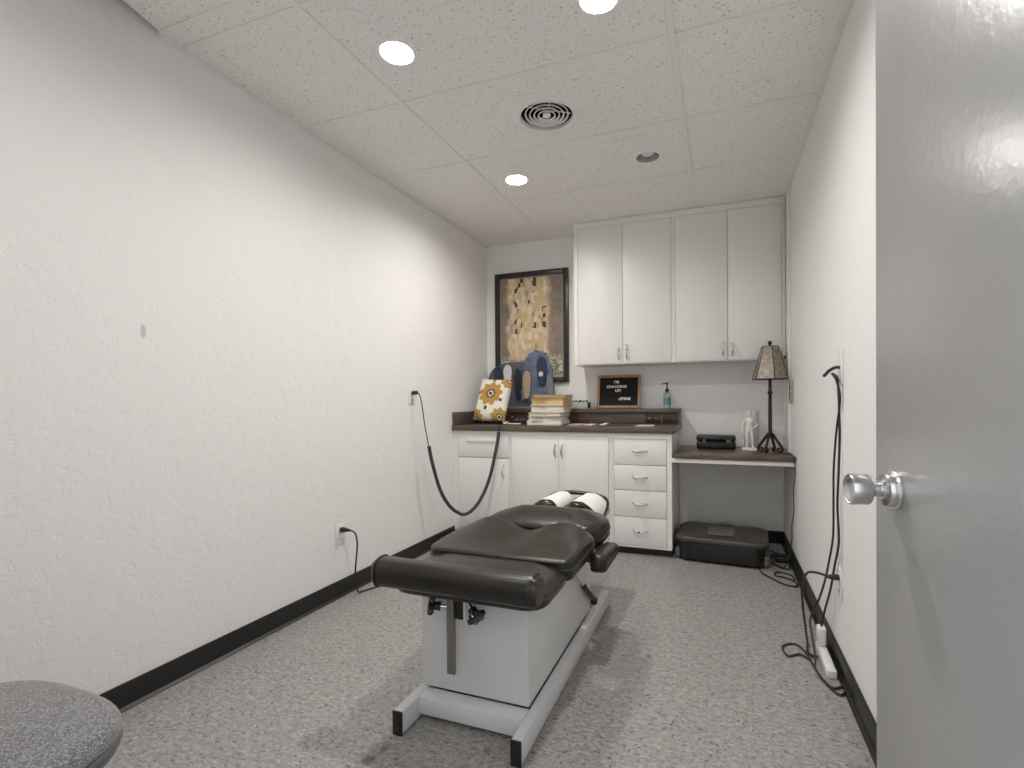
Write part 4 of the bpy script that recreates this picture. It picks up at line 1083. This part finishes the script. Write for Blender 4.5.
# suitcase on the floor
t = thing('suitcase', 'black suitcase lying flat on the floor under the desk', 'suitcase', (0, 3.65, 0))
th_ = math.radians(-4); Rq = Matrix.Rotation(th_, 3, 'Z'); oc = V(.012, 3.645, 0)
def sq(mb, name, mat, par):
    for v in mb.bm.verts: v.co = Rq @ v.co + oc
    return mb.build(name, mat, par, angle=60)
m = MB(); m.cushion(rrect(-.265, .265, -.225, .19, .06), .012, .135, .012, 0, seg=5, rings=5, rb=.02); sq(m, 'case_body', M['blackplastic'], t)
m = MB(); m.cushion(rrect(-.29, .287, -.245, .21, .085), .135, lambda x, y: .172, .018, .012, seg=6, rings=8, rb=.008); lid = sq(m, 'case_lid', M['lid'], t)
m = MB(); m.box((-.085, -.170, .1805), (.075, .055, .1855), .003); sq(m, 'badge_panel', M['badge'], lid)
m = MB()
for a, b in (((-.085, -.170, .1845), (-.080, .055, .187)), ((.071, -.170, .1845), (.075, .055, .187)), ((-.085, -.170, .1845), (.075, -.166, .187)), ((-.085, .051, .1845), (.075, .055, .187))): m.box(a, b, .0005, 1)
sq(m, 'badge_rim', M['greyfoam'], lid)
m = MB(); m.tube([(-.05, .15, .178), (-.04, .15, .187), (-.02, .15, .190), (.03, .15, .190), (.05, .15, .187), (.06, .15, .178)], .008, 8, 4); sq(m, 'handle', M['greyfoam'], lid)
for x in (-.275, .275):
    m = MB(); m.lathe([(.014, -.011), (.024, -.009), (.024, .009), (.014, .011)], (x-.004*math.copysign(1, x), -.16, .025), (1, 0, 0), 20); m.box((x-.018, -.18, .02), (x+.018, -.14, .075), .006); sq(m, 'wheel', M['badge'], t)

# cables and power strip
t = thing('power_strip', 'white power strip lying along the right baseboard below the low outlet', 'power strip', (.40, 2.28, 0))
box1('strip_body', (.382, 2.17, .0005), (.418, 2.42, .034), M['plate'], t, .006)
for k in range(4): box1('socket', (.388, 2.185+.045*k, .0335), (.412, 2.213+.045*k, .0355), M['plate'], t, .001)
t = thing('plug_adapter', 'white plug adapter block standing on the far end of the power strip', 'adapter', (.40, 2.388, .0345))
m = MB(); m.box((.384, 2.365, .0345), (.416, 2.412, .112), .006, 3); m.build('adapter_body', M['plate'], t)
m = MB(); m.lathe([(.010, 0), (.012, .012), (.010, .03), (.006, .045)], (.437, 2.235, .376), (-1, 0, 0), 12)
m.tube([(.40, 2.235, .376), (.385, 2.245, .378), (.362, 2.29, .370), (.345, 2.38, .335), (.338, 2.46, .26), (.345, 2.50, .16), (.352, 2.47, .06), (.352, 2.42, .012), (.345, 2.36, .007), (.36, 2.32, .010), (.372, 2.31, .016)], .005, 8, 6)
tag(m.build('looped_cable', M['cord'], loc=(.43, 2.3, 0)), 'dark cable plugged into the low right outlet, arching down to the power strip', 'cord')
m = MB(); m.tube([(.42, 2.18, 1.165), (.410, 2.215, 1.178), (.423, 2.205, 1.15), (.432, 2.19, 1.08), (.430, 2.245, .95), (.431, 2.30, .80), (.428, 2.29, .68), (.43, 2.31, .52), (.424, 2.36, .40), (.42, 2.42, .30), (.40, 2.45, .20), (.365, 2.435, .12), (.362, 2.36, .075), (.358, 2.27, .035), (.352, 2.21, .008), (.385, 2.10, .006), (.425, 2.12, .006), (.428, 2.09, .006), (.40, 2.06, .006), (.36, 2.16, .006), (.335, 2.36, .0055), (.30, 2.42, .0055), (.25, 2.38, .0055), (.262, 2.30, .0055), (.31, 2.33, .006), (.345, 2.29, .0055)], .0042, 8, 6)
tag(m.build('extension_cord', M['cord'], loc=(.43, 2.25, .6)), 'dark cord hanging from wall hook with its end looped on the floor', 'cord')
m = MB(); m.tube([(.418, 2.25, 1.176), (.430, 2.235, 1.165), (.433, 2.225, 1.12), (.434, 2.21, .95), (.434, 2.225, .80), (.432, 2.24, .66), (.434, 2.225, .52), (.433, 2.30, .40), (.425, 2.33, .30), (.41, 2.36, .20), (.400, 2.388, .113)], .0042, 8, 6)
tag(m.build('hanging_cord', M['cord'], loc=(.43, 2.28, .6)), 'dark cord hanging from wall hook down into the plug adapter', 'cord')
t = thing('wall_hook', 'white wall plate with dark hook holding two hanging cords', 'hook', (XR, 2.21, 1.19))
box1('hook_plate', (XR-.008, 2.185, 1.135), (XR, 2.235, 1.275), M['plate'], t, .002)
m = MB(); m.tube([(XR-.005, 2.215, 1.200), (XR-.022, 2.22, 1.202), (XR-.034, 2.265, 1.192), (XR-.038, 2.30, 1.182), (XR-.042, 2.325, 1.174)], .0065, 8, 4); m.build('hook', M['dark_metal'], t)
m = MB(); m.lathe([(.005, 0), (.004, .003)], (XR-.008, 2.205, 1.15), (-1, 0, 0), 10); m.build('screw', M['badge'], t)
m = MB(); m.box((XR-.005, 2.201, .41), (XR, 2.214, 1.134), .0015); tag(m.build('wire_raceway', M['cab'], loc=(XR, 2.208, .41)), 'white vertical wire channel between wall hook and low right outlet', 'wire channel')
# cord of the table on the left wall
t = thing('table_cable', 'black power cable from the low left outlet down to the floor', 'cord', (XL, 2.205, .345))
m = MB(); m.lathe([(.013, 0), (.015, .02), (.011, .035), (.006, .06)], (XL+.007, 2.205, .371), (1, .1, 0), 14); m.build('plug', M['blackplastic'], t)
m = MB(); m.tube([(XL+.06, 2.212, .371), (XL+.085, 2.23, .35), (XL+.085, 2.245, .28), (XL+.07, 2.25, .18), (XL+.06, 2.255, .08), (XL+.075, 2.26, .015), (XL+.085, 2.30, .006), (XL+.16, 2.45, .005), (-1.6, 2.62, .005), (-1.25, 2.56, .005), (-1.03, 2.4, .006)], .0045, 8, 5); m.build('lead', M['cord'], t)
# cluster of cords in the far right corner
m = MB(); m.tube([(.36, 3.75, .012), (.30, 3.68, .012), (.24, 3.48, .007), (.235, 3.36, .006), (.28, 3.27, .006), (.345, 3.18, .006), (.405, 3.165, .006), (.41, 3.24, .006), (.36, 3.30, .006), (.31, 3.32, .006), (.33, 3.39, .006), (.40, 3.36, .006), (.41, 3.28, .008)], .0048, 8, 6)
tag(m.build('floor_cord', M['cord'], loc=(.33, 3.3, 0)), 'dark cord coiled on the floor between suitcase and right wall', 'cord')
m = MB(); m.tube([(.33, 3.80, .02), (.345, 3.70, .03), (.30, 3.60, .02), (.335, 3.52, .008), (.40, 3.46, .008), (.41, 3.56, .02), (.38, 3.66, .04), (.33, 3.62, .05), (.35, 3.55, .03), (.405, 3.52, .06), (.42, 3.60, .11)], .0048, 8, 6)
tag(m.build('tangled_cord', M['cord'], loc=(.36, 3.6, 0)), 'tangled dark cord in the corner under the lamp end of the desk', 'cord')
m = MB(); m.box((.345, 3.60, .0005), (.415, 3.70, .038), .006, 3); m.box((.357, 3.61, .038), (.40, 3.64, .055), .004)
tag(m.build('transformer_block', M['blackplastic'], loc=(.38, 3.65, 0)), 'small black transformer block on the floor right of the suitcase', 'adapter')

# ------------------------------------------------------------------ camera
F, YAW, CX, CY, ROLL, PITCH, HC = 496.4686, .3532, 537.0535, 404.4608, -.0077, -.0090, 1.0836
s_, c_ = math.sin(YAW), math.cos(YAW)
o_ = V(-s_, c_, 0); r_ = V(c_, s_, 0); u_ = V(0, 0, 1)
fwd = o_*math.cos(PITCH)+u_*math.sin(PITCH); up1 = u_*math.cos(PITCH)-o_*math.sin(PITCH)
Rr = r_*math.cos(ROLL)+up1*math.sin(ROLL); Uu = up1*math.cos(ROLL)-r_*math.sin(ROLL)
cam = bpy.data.cameras.new('camera'); co = bpy.data.objects.new('camera', cam); COL.objects.link(co)
co.matrix_world = Matrix(((Rr.x, Uu.x, -fwd.x, 0), (Rr.y, Uu.y, -fwd.y, 0), (Rr.z, Uu.z, -fwd.z, HC), (0, 0, 0, 1)))
cam.sensor_width = 36; cam.sensor_fit = 'HORIZONTAL'; cam.lens = F/1024*36
cam.shift_x = (512-CX)/1024; cam.shift_y = (CY-384)/1024; cam.clip_start = .02
SC.camera = co

# ------------------------------------------------------------------ world and view
w = bpy.data.worlds.new('world'); SC.world = w; w.use_nodes = True
w.node_tree.nodes['Background'].inputs[0].default_value = (.94, .97, 1, 1); w.node_tree.nodes['Background'].inputs[1].default_value = 1.3  # unseen soft light added to come in through the doorway behind the camera
SC.cycles.max_bounces = 14; SC.cycles.diffuse_bounces = 8; SC.cycles.glossy_bounces = 5
SC.cycles.sample_clamp_indirect = 8
SC.view_settings.view_transform = 'Standard'; SC.view_settings.look = 'None'
SC.view_settings.gamma = 1; SC.view_settings.use_curve_mapping = False
SC.view_settings.exposure = 0.22
